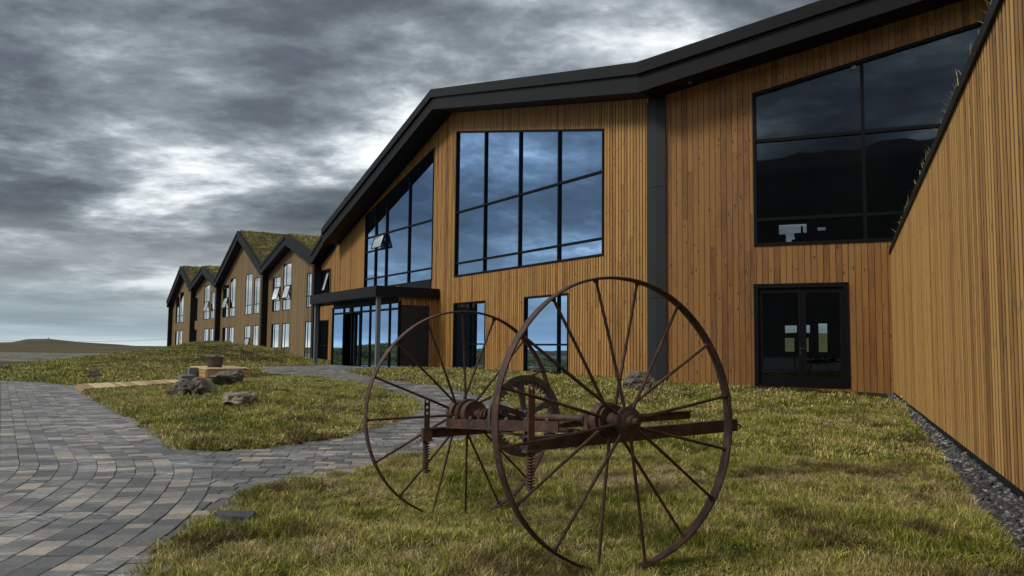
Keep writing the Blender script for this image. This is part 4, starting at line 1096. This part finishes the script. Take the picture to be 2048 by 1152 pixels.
# planter: half barrel
pc = onplane(429.5, 736, bc + bl * .42 + bwv * .4, Vector((0, 1, 0))); pc = Vector((pc.x, pc.y, zb1))
pl = empty('barrel_planter', pc, 'dark half barrel planter with small white flowers standing on the timber bench', 'planter'); pl['_w'] = list(pl.location)
Yp = pc.y; r0_, r1_ = 13.5 / F * Yp, 16.0 / F * Yp; hp = 20.5 / F * Yp
ns_ = 20
for k in range(ns_):
    a0_, a1_ = 2 * math.pi * (k + .04) / ns_, 2 * math.pi * (k + .96) / ns_
    P = []
    for (z, r) in ((0, r0_), (hp, r1_)):
        for (rr, aa) in ((r, a0_), (r, a1_), (r - .025, a1_), (r - .025, a0_)): P.append(pc + Vector((math.cos(aa) * rr, math.sin(aa) * rr, z)))
    MB().hexa(P).build('stave', M['barrel'], pl)
for f in (.15, .8):
    r = r0_ + (r1_ - r0_) * f; MB().revolve(pc + Z3 * hp * f, Z3, [(0, r + .006), (.03, r + .008)], 24).build('hoop', M['rust'], pl)
MB().revolve(pc + Z3 * (hp - .05), Z3, [(0, r1_ - .03), (.03, r1_ - .035)], 20).build('soil', M['dirt'], pl)
fo, fl = MB(), MB()
for k in range(420):
    a = rnd.uniform(0, 6.283); r = r1_ * 1.12 * math.sqrt(rnd.random()); p = pc + Vector((math.cos(a) * r, math.sin(a) * r, hp - .03 + rnd.uniform(0, .09) * (1.2 - r / r1_ * .8)))
    d = Vector((rnd.gauss(0, 1), rnd.gauss(0, 1), rnd.uniform(.1, 1))).normalized() * .03; e = d.orthogonal().normalized() * .012
    if rnd.random() < .88: fo.poly([p - e, p + d, p + e])
    else:
        q_ = p + Z3 * .03; s_ = .022
        fl.poly([q_ + Vector((s_, 0, 0)), q_ + Vector((0, s_, .008)), q_ - Vector((s_, 0, 0)), q_ - Vector((0, s_, -.008))])
fo.build('foliage', M['leaf'], pl); fl.build('flowers', M['petal'], pl)
# ------------------------------------------------------------------ boulders
def seat(px, py, nm, Y0):
    d = ray(px, py); best = None
    for k in range(160):
        y = Y0 * (.7 + .6 * k / 160); p = CAM + d * (y / d.y)
        e = abs(p.z - float(lawn_h(np.array([p.x]), np.array([p.y]), nm)[0]))
        if best is None or e < best[0]: best = (e, p)
    return best[1]
def boulder(nm, cpx, cpy, w_px, h_px, Y, mat, seed, label, squash=1.0, sink=.25, flat=0, rot=0, dd=.8):
    c = seat(cpx, cpy, nm, Y); Y = c.y
    bm = bmesh.new(); bmesh.ops.create_icosphere(bm, subdivisions=4, radius=1)
    rx = w_px / 2 / F * Y; rz = h_px / F * Y; ry = rx * dd
    sd_ = Vector((seed * 3.1, seed * 1.7, seed * .9))
    cuts = []
    rr = random.Random(seed)
    for k in range(13):
        n = Vector((rr.gauss(0, 1), rr.gauss(0, 1), rr.gauss(0, .8))).normalized(); cuts.append((n, rr.uniform(.55, .85)))
    if flat: cuts += [(Vector((.05, -.1, 1)).normalized(), .34)] * 2
    for v in bm.verts:
        p = v.co.copy()
        for n, dq in cuts:
            e = p.dot(n) - dq
            if e > 0: p -= n * e
        k = noise.fractal(p * 1.6 + sd_, 1, 2, 3) * .14 + noise.fractal(p * 5 + sd_, .6, 2, 5) * .085
        p += v.co * k
        v.co = p
    zmin = min(v.co.z for v in bm.verts); zmax = max(v.co.z for v in bm.verts)
    xm = max(abs(v.co.x) for v in bm.verts)
    Rm = Matrix.Rotation(rot, 3, 'Z')
    for v in bm.verts:
        z = (v.co.z - zmin) / (zmax - zmin)
        v.co = Rm @ Vector((v.co.x / xm * rx, v.co.y / xm * ry, (z * (1 + sink) - sink) * rz))
    me = bpy.data.meshes.new('boulder'); bm.to_mesh(me); bm.free(); me.materials.append(mat)
    o = bpy.data.objects.new('boulder', me); COL.objects.link(o); o.location = c
    return tag(o, label, 'boulder', 'boulders set in the grass')
boulder('main', 1279, 782, 66, 40, 18.5, M['stone'], 3, 'brown rounded boulder against the building seen through the near wheel', dd=.9)
boulder('island', 362, 791, 54, 34, 17.3, M['stone'], 7, 'left half of the split pair of brown boulders on the grass island', rot=.4)
boulder('island', 402, 790, 58, 35, 17.5, M['stone'], 12, 'right half of the split pair of brown boulders with a darker face', rot=1.0)
boulder('island', 453, 771, 68, 33, 20.5, M['stone_dark'], 21, 'jagged dark boulder leaning in front of the timber bench')
boulder('island', 484, 811, 84, 27, 15.6, M['stone_pale'], 33, 'flat pale boulder half sunk in the grass island', flat=1)
boulder('berm', 184, 758, 34, 17, 24.5, M['stone_dark'], 41, 'small dark boulder on the grass bank left of the boardwalk')
# slate slab in the turf corner
sp_ = [ground(*p, .035) for p in ((428, 1021), (447, 1018), (512, 1018.5), (506, 1027), (500, 1031), (462, 1029))]
m1 = MB(); n_ = len(sp_); m1.add([p - Z3 * .06 for p in sp_] + [p - Z3 * .008 for p in sp_], [tuple(range(n_)), tuple(range(n_, 2 * n_))] + [(i, (i + 1) % n_, n_ + (i + 1) % n_, n_ + i) for i in range(n_)])
tag(m1.build('stone_slab', M['slate'], bevel=.006), 'flat dark stone slab set in the turf at the paving corner', 'slab')
# far fence posts and power line
for x, lab in ((115.5, 'thin post standing on the far gravel plain, left one of the pair'), (137.5, 'thin post standing on the far gravel plain, right one of the pair')):
    p = atdist(x, 728, 75); tag(MB().tube(p - Z3 * .6, p + Z3 * .55, .05, 6).build('marker_post', M['barrel']), lab, 'post', 'marker posts on the gravel plain')
wl = MB(); A_ = atdist(-80, 677.8, 260); B_ = atdist(420, 674, 260)
pts = [A_.lerp(B_, k / 24) - Z3 * (math.sin(math.pi * k / 24) * 1.2) for k in range(25)]
tag(wl.path(pts, .05, 4).build('power_line', M['wire']), 'thin sagging power line low over the plain at the left', 'cable')

# ------------------------------------------------------------------ hay rake chassis
Nn = Vector((.534, 3.94, CZ - .34)); Fn = Vector((-.322, 5.563, CZ - .439))
ax = (Fn - Nn).normalized(); AXL = (Fn - Nn).length
az_w = R(60.4); eu = Vector((math.sin(az_w), math.cos(az_w), 0)); an = Vector((math.cos(az_w), -math.sin(az_w), 0))   # an points out towards the camera's right
rake = empty('hay_rake', Vector((.1, 4.75, 0)), 'rusty antique two wheeled hay rake frame standing on the lawn', 'farm implement'); rake['_w'] = list(rake.location)
def inplane(px, py, c, n): return onplane(px, py, c, n)
def wheel(c, tilt, angles, label, hub_out, hub_in):
    v = Z3 * math.cos(tilt) + an * math.sin(tilt); n = eu.cross(v).normalized()
    if n.dot(an) < 0: n = -n
    RR = .70
    def P(a, r, h): return c + (eu * math.cos(a) + v * math.sin(a)) * r + n * h
    N_ = 128; w2 = .0275; th = .009
    prof = [(-w2, RR - th), (-w2, RR - .0015), (-w2 * .5, RR + .001), (w2 * .5, RR + .001), (w2, RR - .0015), (w2, RR - th), (w2 * .3, RR - th - .003), (-w2 * .3, RR - th - .003)]
    vs, fs = [], []
    k = len(prof)
    for i in range(N_):
        a = 2 * math.pi * i / N_; wob = .0022 * math.sin(3 * a + c.x * 5) + .0012 * math.sin(7 * a)
        for h, r in prof: vs.append(P(a, r + wob, h + .002 * math.sin(2 * a + 1)))
    for i in range(N_):
        for j in range(k): fs.append((i * k + j, i * k + (j + 1) % k, ((i + 1) % N_) * k + (j + 1) % k, ((i + 1) % N_) * k + j))
    rim = MB().add(vs, fs, .5).build('wheel', M['rust'], rake, smooth=True); rim['label'] = label
    mb = MB(); 
    mb.revolve(c, n, [(-hub_in, .075), (-hub_in + .012, .085), (-.10, .085), (-.095, .045), (-.03, .040), (.0, .046), (.035, .046), (.04, .07), (.06, .072), (.065, .05), (hub_out - .03, .044), (hub_out - .025, .03), (hub_out, .028), (hub_out + .002, .017), (hub_out + .035, .016)], 28)
    hub = mb.build('hub', M['rust'], rim)
    MB().revolve(c, n, [(-.078, .080), (-.064, .080)], 28).build('hub_flange', M['rust'], rim)
    for i, a in enumerate(angles):
        out = i % 2 == 0
        h0 = .048 if out else -.071; r0 = .055 if out else .068
        a2 = a + (.06 if out else -.05)
        p0 = P(a2, r0, h0); p1 = P(a, RR - .010, (.006 if out else -.006))
        mbs = MB(); mid = p0.lerp(p1, .5) + eu * rnd.uniform(-.003, .003) + Z3 * rnd.uniform(-.003, .003)
        mbs.tube(p0, mid, .0088, 8, .0078, cap=True); mbs.tube(mid, p1, .0078, 8, .0072)
        mbs.revolve(P(a, RR - .024, (.006 if out else -.006)), (P(a, 1, 0) - P(a, 0, 0)).normalized(), [(0, .010), (.006, .013), (.014, .013)], 8)
        mbs.build('spoke', M['rust'], rim, smooth=False)
    return P, v, n
c7 = lambda x, y: (x / 1.883 + 960, y / 1.883 + 540)
na = []
for x, y in ((450, 42), (608, 65), (745, 155), (853, 295), (912, 478), (915, 672), (865, 862), (762, 1015), (602, 1090), (437, 1100), (268, 1050), (135, 885), (75, 670), (80, 440), (165, 245), (290, 105)):
    p = inplane(*c7(x, y), Nn, an) - Nn; na.append(math.atan2(p.z, p.dot(eu)))
wheel(Nn, R(-2.8), na, 'nearer wheel of the rake, larger in view', .10, .16)
c6 = lambda x, y: (x / 2.505 + 700, y / 2.505 + 600)
p = inplane(*c6(560, 50), Fn, an) - Fn; a0 = math.atan2(p.z, p.dot(eu))
fa_ = [a0 - i * 2 * math.pi / 16 for i in range(16)]
for k, (x, y) in {0: (560, 50), 1: (725, 95), 15: (385, 95), 14: (225, 210), 13: (120, 385), 12: (82, 602), 11: (130, 815), 10: (248, 982), 9: (410, 1083)}.items():
    p = inplane(*c6(x, y), Fn, an) - Fn; fa_[k] = math.atan2(p.z, p.dot(eu))
# the far hub's long side faces the near wheel
def far_wheel():
    return wheel(Fn, R(0), fa_, 'farther wheel of the rake', .06, .03)
far_wheel()
axp = lambda t_: Nn + ax * t_
MB().tube(axp(.02), axp(AXL - .02), .0215, 16).build('axle', M['rust'], rake, smooth=True)
dr = MB(); dr.revolve(axp(AXL - .20), ax, [(0, .02), (0, .085), (.055, .088), (.06, .06), (.085, .06), (.09, .098), (.13, .10), (.135, .03)], 28)
dr.build('ratchet_drum', M['rust'], rake)
dr = MB(); dr.revolve(axp(.10), ax, [(0, .03), (.002, .088), (.055, .09), (.06, .07), (.085, .068), (.088, .02)], 28); dr.build('ratchet_drum', M['rust'], rake)
for t_ in (.27, AXL - .30):
    bb = MB(); bb.box(axp(t_) - Z3 * .01, eu * .03, ax * .018, Z3 * .045); bb.revolve(axp(t_ - .045), ax, [(0, .033), (.02, .033)], 16); bb.revolve(axp(t_ + .03), ax, [(0, .03), (.025, .03)], 16)
    bb.build('bearing_block', M['rust'], rake)
# internal gear segment ring
best = None
for k in range(200):
    t_ = AXL * k / 200; p = axp(t_) - CAM; x = 1024 + F * p.dot(rt) / p.dot(fwd)
    if best is None or abs(x - 1049) < best[0]: best = (abs(x - 1049), t_)
tg = best[1]; gc = axp(tg) + Z3 * .004
def GP_(a, r, h): return gc + (eu * math.cos(a) + Z3 * math.sin(a)) * r + ax * h
Ro, Rr, Rt = .238, .205, .178; NT_ = 44; vs, fs = [], []
for i in range(NT_ * 4):
    a = 2 * math.pi * i / (NT_ * 4); ph = i % 4; ri = Rr if ph in (0, 3) else Rt
    for h in (-.014, .014): vs += [GP_(a, Ro, h), GP_(a, ri, h)]
n4 = NT_ * 4
for i in range(n4):
    a, b = i * 4, ((i + 1) % n4) * 4
    fs += [(a, b, b + 1, a + 1), (a + 2, a + 3, b + 3, b + 2), (a, a + 2, b + 2, b), (a + 1, b + 1, b + 3, a + 3)]
ring = MB().add(vs, fs, .5).build('ring_gear', M['rust_gear'], rake)
for k, ad in enumerate((99, 24, 190, 282)):
    a = R(ad); d = (eu * math.cos(a) + Z3 * math.sin(a)); s = d.cross(ax).normalized()
    mb = MB(); P = []
    for h in (-.010, .010):
        P += [gc + d * .03 - s * .014 + ax * h, gc + d * .03 + s * .014 + ax * h, gc + d * (Rr + .004) + s * .02 + ax * h, gc + d * (Rr + .004) - s * .02 + ax * h]
    mb.hexa(P).build('gear_arm', M['rust_gear'], ring)
gh = MB(); gh.revolve(gc - ax * .06, ax, [(0, .033), (.05, .036), (.08, .04), (.12, .034)], 20); gh.build('gear_hub', M['rust_gear'], ring)
# pinion meshing at the left of the ring
pp = GP_(R(168), .148, -.0); MB().revolve(pp - ax * .03, ax, [(0, .028), (.06, .028)], 14).build('pinion', M['rust_gear'], rake)
# side bars
def on_t(px, py, t_): return onplane(px, py, Nn + ax * t_, an)
TN, TF = .34, 1.50
b0, b1 = on_t(1046, 890, TN), on_t(1474, 850, TN)
mbn = MB(); mbn.bar(b0, b1, .010, .068); mbn.bar(b0 + ax * .022 + Z3 * .030, b1 + ax * .022 + Z3 * .030, .045, .008); mbn.build('side_bar', M['rust'], rake)
f0, f1 = on_t(845, 866.5, TF), on_t(1380, 829, TF)
mbf = MB(); mbf.bar(f0, f1, .010, .062); mbf.bar(f0 - ax * .022 + Z3 * .027, f1 - ax * .022 + Z3 * .027, .045, .008); mbf.build('side_bar', M['rust'], rake)
# hook at the near bar's end
hk = MB(); e_ = (b1 - b0).normalized(); hk.path([b1, b1 + e_ * .02, b1 + e_ * .03 - Z3 * .012, b1 + e_ * .018 - Z3 * .02], .005, 6); hk.build('hook', M['rust'], rake)
# cross iron
x0, x1 = on_t(893, 846, TF - .02), on_t(1117, 853, TN + .03)
# hold it level with the bars
mbx = MB(); mbx.bar(x0, x1, .008, .052); mbx.bar(x0 - an * -.028 - Z3 * .024, x1 - an * -.028 - Z3 * .024, .055, .008); mbx.build('cross_iron', M['rust'], rake)
for k in range(6):
    q_ = x0.lerp(x1, (k + .5) / 6); MB().revolve(q_ + Z3 * .022 - eu * .0, Z3, [(0, .012), (.014, .012), (.02, .007)], 6).build('bolt', M['rust_gear'], rake)
# brace under the axle, from bar to bar
y0, y1 = Nn + ax * TN - Z3 * .065, Nn + ax * TF - Z3 * .06
MB().bar(y0, y1, .07, .02).build('axle_beam', M['rust'], rake)
z0_, z1_ = b0 + eu * .30 + ax * .02, f0 + eu * .45
MB().bar(z0_, z1_, .045, .012).build('cross_iron', M['rust'], rake)
MB().bar(on_t(1118, 846, TN + .06), on_t(1250, 836, TN + .35), .05, .009).build('tie_plate', M['rust'], rake)
# slanting lever plates beside the gear
MB().bar(gc - eu * .20 + Z3 * .06 - ax * .05, gc - eu * .01 + Z3 * .0 - ax * .05, .01, .03).build('lever_plate', M['rust'], rake)
MB().bar(gc - eu * .24 + Z3 * .02 + ax * .05, gc - eu * .05 - Z3 * .02 + ax * .05, .01, .045).build('lever_plate', M['rust'], rake)
def holed_strap(c, w, h, th, nh, rh, pitch, label=None):
    """vertical flat bar in the wheel plane, with round holes near its top"""
    mb = MB(); zt_ = h
    segs = 14
    top = [(w / 2 * math.cos(math.pi * i / 8), zt_ - w / 2 + w / 2 * math.sin(math.pi * i / 8)) for i in range(9)]
    # plate pieces: around each hole an annular cell
    def add(poly2):
        k = len(poly2); vs = [c + eu * x + Z3 * z + an * s * th / 2 for s in (1, -1) for x, z in poly2]
        mb.add(vs, [tuple(range(k)), tuple(range(2 * k - 1, k - 1, -1))] + [(i, (i + 1) % k, k + (i + 1) % k, k + i) for i in range(k)], .5)
    zc = zt_ - w / 2
    cells = []
    for j in range(nh):
        z = zc - j * pitch; cells.append(z)
        zt2 = z + pitch / 2 if j else zt_; zb2 = z - pitch / 2
        m_ = 16
        for i in range(m_):
            a0_, a1_ = 2 * math.pi * i / m_, 2 * math.pi * (i + 1) / m_
            def edge(a):
                ca, sa = math.cos(a), math.sin(a); k = 1e9
                if abs(ca) > 1e-6: k = min(k, w / 2 / abs(ca))
                if sa > 1e-6: k = min(k, (zt2 - z) / sa)
                if sa < -1e-6: k = min(k, (z - zb2) / -sa)
                if j == 0 and sa > 0: k = w / 2
                return (ca * k, z + sa * k)
            add([(rh * math.cos(a0_), z + rh * math.sin(a0_)), edge(a0_), edge(a1_), (rh * math.cos(a1_), z + rh * math.sin(a1_))])
    zb3 = cells[-1] - pitch / 2 if cells else zt_
    add([(-w / 2, 0), (w / 2, 0), (w / 2, zb3), (-w / 2, zb3)])
    return mb
def spring(c, r, L, turns, wr):
    mb = MB(); N_ = turns * 12; pts = []
    for i in range(N_ + 1):
        a = 2 * math.pi * i / 12; pts.append(c + Vector((math.cos(a) * r, math.sin(a) * r, -L * i / N_)))
    mb.path(pts, wr, 5); mb.tube(c, c - Z3 * L, r * .55, 8); return mb
for (px, yt, yb, ys0, ys1, T, nh, wd) in ((1062, 768, 893, 905, 974, TN - .035, 2, .036), (853.5, 797, 859, 882, 940, TF - .02, 3, .036)):
    top = on_t(px, yt, T); bot = on_t(px, yb, T); s0 = on_t(px - 1, ys0, T); s1 = on_t(px - 1, ys1, T)
    st = holed_strap(Vector((bot.x, bot.y, bot.z)), wd, top.z - bot.z, .009, nh, .0095, .036).build('strap', M['rust_spring'] if nh == 2 else M['rust'], rake)
    sp = spring(s0, .019, s0.z - s1.z, 11, .0048).build('coil_spring', M['rust_spring'] if nh == 2 else M['rust'], rake)
    MB().box(s0 + Z3 * .006, eu * .035, ax * .028, Z3 * .006).build('spring_seat', M['rust_gear'], rake)
    MB().tube(s0 + Z3 * .05, s1 - Z3 * .006, .009, 8).build('spring_rod', M['rust_gear'], rake)
    MB().revolve(s1 - Z3 * .018, Z3, [(0, .012), (.005, .024), (.018, .024)], 10).build('spring_cap', M['rust_gear'], rake)
    MB().box((bot + s0) / 2 + Z3 * .01, eu * .03, ax * .02, Z3 * abs(bot.z - s0.z) * .5).build('clamp', M['rust'], rake)
# ------------------------------------------------------------------ scatter helper (geometry nodes, stuff only)
def scatter(name, pts, rots, scl, idx, protos, mat):
    colp = bpy.data.collections.new(name + '_pieces')
    for p in protos: colp.objects.link(p)
    me = bpy.data.meshes.new(name); me.from_pydata(pts.tolist(), [], [])
    a = me.attributes.new('rot', 'FLOAT_VECTOR', 'POINT'); a.data.foreach_set('vector', rots.astype(np.float32).ravel())
    a = me.attributes.new('scl', 'FLOAT_VECTOR', 'POINT'); a.data.foreach_set('vector', scl.astype(np.float32).ravel())
    a = me.attributes.new('idx', 'INT', 'POINT'); a.data.foreach_set('value', idx.astype(np.int32))
    me.materials.append(mat)
    o = bpy.data.objects.new(name, me); COL.objects.link(o); o['kind'] = 'stuff'
    ng = bpy.data.node_groups.new(name, 'GeometryNodeTree')
    ng.interface.new_socket('Geometry', in_out='INPUT', socket_type='NodeSocketGeometry'); ng.interface.new_socket('Geometry', in_out='OUTPUT', socket_type='NodeSocketGeometry')
    gi, go = ng.nodes.new('NodeGroupInput'), ng.nodes.new('NodeGroupOutput')
    iop = ng.nodes.new('GeometryNodeInstanceOnPoints'); ci = ng.nodes.new('GeometryNodeCollectionInfo')
    ci.inputs[0].default_value = colp; ci.inputs['Separate Children'].default_value = True; ci.inputs['Reset Children'].default_value = True
    def na_(n, ty):
        q_ = ng.nodes.new('GeometryNodeInputNamedAttribute'); q_.data_type = ty; q_.inputs['Name'].default_value = n; return q_.outputs['Attribute']
    e2r = ng.nodes.new('FunctionNodeEulerToRotation')
    L_ = ng.links.new
    L_(gi.outputs[0], iop.inputs['Points']); L_(ci.outputs[0], iop.inputs['Instance']); iop.inputs['Pick Instance'].default_value = True
    L_(na_('idx', 'INT'), iop.inputs['Instance Index']); L_(na_('rot', 'FLOAT_VECTOR'), e2r.inputs[0]); L_(e2r.outputs[0], iop.inputs['Rotation'])
    L_(na_('scl', 'FLOAT_VECTOR'), iop.inputs['Scale']); L_(iop.outputs[0], go.inputs[0])
    md = o.modifiers.new('scatter', 'NODES'); md.node_group = ng
    return o
def tuft(i, nblade, rad, h0, h1, w, lean, mat, mess=0):
    rr = random.Random(100 + i); vs, fs, tn = [], [], []
    for k in range(nblade):
        a = rr.uniform(0, 6.283); r = rad * math.sqrt(rr.random()); x, y = r * math.cos(a), r * math.sin(a)
        h = rr.uniform(h0, h1); la = a + rr.gauss(0, 1.0); ln = rr.uniform(.2, 1) * lean * h
        dx, dy = math.cos(la) * ln, math.sin(la) * ln; wa = rr.uniform(0, 3.14); wx, wy = math.cos(wa) * w / 2, math.sin(wa) * w / 2
        zt_ = h * (1 - .5 * min(1, ln / h) ** 2)
        b = len(vs)
        vs += [(x - wx, y - wy, -.015), (x + wx, y + wy, -.015), (x + dx * .35 + wx * .8, y + dy * .35 + wy * .8, zt_ * .6), (x + dx * .35 - wx * .8, y + dy * .35 - wy * .8, zt_ * .6), (x + dx, y + dy, zt_ * (1 - mess * rr.random()))]
        fs += [(b, b + 1, b + 2, b + 3), (b + 3, b + 2, b + 4)]; t_ = rr.random(); tn += [t_, t_]
    me = bpy.data.meshes.new('tuft'); me.from_pydata(vs, [], fs); at = me.attributes.new('tone', 'FLOAT', 'FACE'); at.data.foreach_set('value', tn)
    me.materials.append(mat); return bpy.data.objects.new('tuft', me)
PN = [tuft(1, 40, .055, .03, .09, .0040, .9, M['blade']), tuft(2, 40, .06, .03, .075, .0040, 1.3, M['blade']), tuft(3, 34, .05, .04, .115, .0042, .8, M['blade']),
      tuft(4, 46, .065, .02, .055, .0030, 1.5, M['straw'], .5), tuft(5, 30, .05, .04, .09, .0028, .9, M['straw'], .3)]
PF = [tuft(11, 34, .11, .035, .09, .009, .7, M['blade']), tuft(12, 34, .12, .03, .075, .009, .9, M['blade']), tuft(13, 26, .10, .05, .11, .009, .6, M['blade']),
      tuft(14, 30, .12, .02, .055, .007, 1.4, M['straw'], .5), tuft(15, 20, .10, .04, .08, .007, .9, M['straw'], .3)]
PD = [tuft(21, 26, .24, .05, .12, .024, .8, M['blade']), tuft(22, 26, .26, .04, .10, .024, 1.0, M['blade']), tuft(23, 20, .22, .06, .14, .022, .7, M['blade']),
      tuft(24, 22, .26, .03, .07, .02, 1.4, M['straw'], .5), tuft(25, 16, .22, .05, .10, .018, .9, M['straw'], .3)]
def frustum(n, r0, r1, half=R(42)):
    a = np.random.uniform(-half, half, n); r = np.sqrt(np.random.uniform(r0 * r0, r1 * r1, n)); return r * np.sin(a), r * np.cos(a)
def grassfield(name, poly, nm, bands, protos_sets, heightk=1.0):
    for bi, (r0, r1, dens) in enumerate(bands):
        area = R(42) * (r1 * r1 - r0 * r0); n = int(area * dens)
        x, y = frustum(n, r0, r1); s = sdf(x, y, poly); k = (s > -.005)
        if nm == 'berm':
            cxr, cyr = CRX(x, y); k &= np.hypot(x, y) < np.hypot(cxr, cyr) + 8
        bx = (x - FC.O.x) * FC.o.x + (y - FC.O.y) * FC.o.y; k &= bx > .08
        b2 = (x - FB.O.x) * FB.o.x + (y - FB.O.y) * FB.o.y; k &= (b2 > .08) | ((x - FB.O.x) * FB.d.x + (y - FB.O.y) * FB.d.y < 0)
        b3 = (x - FA.O.x) * FA.o.x + (y - FA.O.y) * FA.o.y; k &= b3 > .1
        # steel and timber footprints
        dkp = [(p.x, p.y) for p in (A0, B0, B1, A1)]; bnp = [(p.x, p.y) for p in (bc, bc + bl, bc + bl + bwv, bc + bwv)]
        k &= sdf(x, y, dkp) < -.02; k &= sdf(x, y, bnp) < -.02; k &= sdf(x, y, [(p.x, p.y) for p in sp_]) < -.01
        x, y, s = x[k], y[k], s[k]
        z = lawn_h(x, y, nm) * 1.0
        e = sstep(-.02, .06, s); z = z * e + (base(x, y) - .01) * (1 - e)
        n = len(x)
        if n == 0: continue
        pn = fbm(x, y, .8, 31, 4); p2 = fbm(x, y, 2.6, 47, 3)
        straw = np.random.rand(n) < sstep(.44, .66, pn * .5 + p2 * .5) * .75 + .10
        idx = np.where(straw, np.random.randint(3, 5, n), np.random.randint(0, 3, n))
        hs = np.clip(.05 + 1.15 * fbm(x, y, 1.9, 61, 3) + .9 * (fbm(x, y, 6.0, 67, 2) - .38), .20, 1.6) * np.random.uniform(.8, 1.2, n) * heightk * (.75 + .25 * sstep(0, .15, s))
        wd = np.random.uniform(.85, 1.2, n)
        wind = fbm(x, y, .5, 71, 2) * 8
        rots = np.stack([np.random.normal(0, .18, n) + .15 * np.cos(wind), np.random.normal(0, .18, n) + .15 * np.sin(wind), np.random.uniform(0, 6.28, n)], 1)
        scatter(name, np.stack([x, y, z], 1), rots, np.stack([wd, wd, hs], 1), idx, protos_sets[bi], M['blade'])
grassfield('lawn_grass', MLN, 'main', [(1.3, 8.5, 560), (8.5, 16, 230), (16, 38, 60)], [PN, PF, PD])
grassfield('island_grass', ISL, 'island', [(7, 12, 330), (12, 28, 130)], [PF, PF])
grassfield('bank_grass', BRM, 'berm', [(20, 34, 55), (34, 60, 34)], [PD, PD])
# gravel strip along the right wing
def rock(i):
    bm = bmesh.new(); bmesh.ops.create_icosphere(bm, subdivisions=1, radius=1); rr = random.Random(i)
    for v in bm.verts: v.co = Vector((v.co.x * 1.25, v.co.y * .9, v.co.z * .6)) * rr.uniform(.75, 1.15)
    me = bpy.data.meshes.new('pebble'); bm.to_mesh(me); bm.free(); me.materials.append(M['gravel']); return bpy.data.objects.new('pebble', me)
gp = [tuple(q_) for q_ in GRV]; gw0, gw1 = FA.w(0, -.02, 0), FA.w(uA1, -.02, 0)
gpoly = [(gw0.x, gw0.y), (gw1.x, gw1.y), (2.0, 1.0), (2.3, 3.2)] + gp[::-1]
m1 = MB(); xs_ = gp + [(2.3, 3.2), (2.0, 1.0)]
def gz(x, y): return float(base(x, y)) - .035
me_ = bpy.data.meshes.new('gravel_bed'); 
gx, gy = np.meshgrid(np.arange(1.5, 11.5, .25), np.arange(0, 23, .25)); gs_ = sdf(gx, gy, gpoly) > -.4
idm = -np.ones(gx.shape, int); idm[gs_] = np.arange(gs_.sum())
gzv = base(gx[gs_], gy[gs_]) - .04 + .02 * (fbm(gx[gs_], gy[gs_], 3, 5) - .5)
a, b, c, d = idm[:-1, :-1], idm[:-1, 1:], idm[1:, 1:], idm[1:, :-1]; okq = (a >= 0) & (b >= 0) & (c >= 0) & (d >= 0)
me_.from_pydata(np.stack([gx[gs_], gy[gs_], gzv], 1).tolist(), [], np.stack([a[okq], b[okq], c[okq], d[okq]], 1).tolist()); me_.materials.append(M['gravel_bed'])
ob = bpy.data.objects.new('gravel_bed', me_); COL.objects.link(ob); ob['kind'] = 'structure'
n = 420000; x = np.random.uniform(2, 11, n); y = np.random.uniform(2, 22.5, n); k = (sdf(x, y, gpoly) > -.06) & (np.random.rand(n) < np.clip(14 / np.maximum(y, 5), .5, 1)); x, y = x[k], y[k]; n = len(x)
sz = .006 + .016 * np.random.rand(n) ** 3 + (np.random.rand(n) < .07) * np.random.uniform(.008, .03, n)
scatter('gravel', np.stack([x, y, base(x, y) - .03 + sz * .3 * np.random.rand(n)], 1), np.random.uniform(-.5, 6, (n, 3)) * np.array([.2, .2, 1]), np.stack([sz, sz, sz], 1), np.random.randint(0, 5, n), [rock(i) for i in range(5)], M['gravel'])
# grass fringe over the verge of the right wing and on the gable roofs
def roofgrass(name, fn, n, protos, sc):
    P_ = [fn() for _ in range(n)]; pts = np.array([tuple(p) for p in P_])
    rots = np.stack([np.random.normal(0, .3, n), np.random.normal(0, .3, n), np.random.uniform(0, 6.28, n)], 1)
    s_ = np.random.uniform(.7, 1.3, (n, 1)) * sc * np.ones((1, 3)); scatter(name, pts, rots, s_, np.random.randint(0, 5, n), protos, M['blade'])
def fA():
    u = rnd.uniform(.2, uA1 - 1); v = -rnd.uniform(.12, .7) if rnd.random() < .6 else .04; 
    return FA.w(u, min(v, -.05), topA(u) + (.12 if v < 0 else .1))
PS = [tuft(31, 9, .06, .05, .14, .005, .8, M['straw']), tuft(32, 9, .06, .04, .12, .005, .9, M['blade']), tuft(33, 7, .05, .06, .16, .005, .7, M['straw']), tuft(34, 7, .06, .05, .1, .005, .9, M['blade']), tuft(35, 6, .06, .06, .15, .005, .8, M['straw'])]
roofgrass('roof_edge_grass', fA, 420, PS, 1.3)
def fR():
    i = rnd.choice((1, 3, 5, 7, 1, 3, 5, 5, 7)) if rnd.random() < .9 else rnd.randrange(8); p, q_ = RL[i - 1 if False else i], RL[i + 1]; f = rnd.random(); u = p[0] + (q_[0] - p[0]) * f; z = p[1] + (q_[1] - p[1]) * f
    return FC.w(u, -rnd.uniform(-.2, 10.8), z + .12)
roofgrass('turf_roof_grass', fR, 10000, PD, 1.05)
for o in bpy.data.objects:
    if '_w' in o: del o['_w']
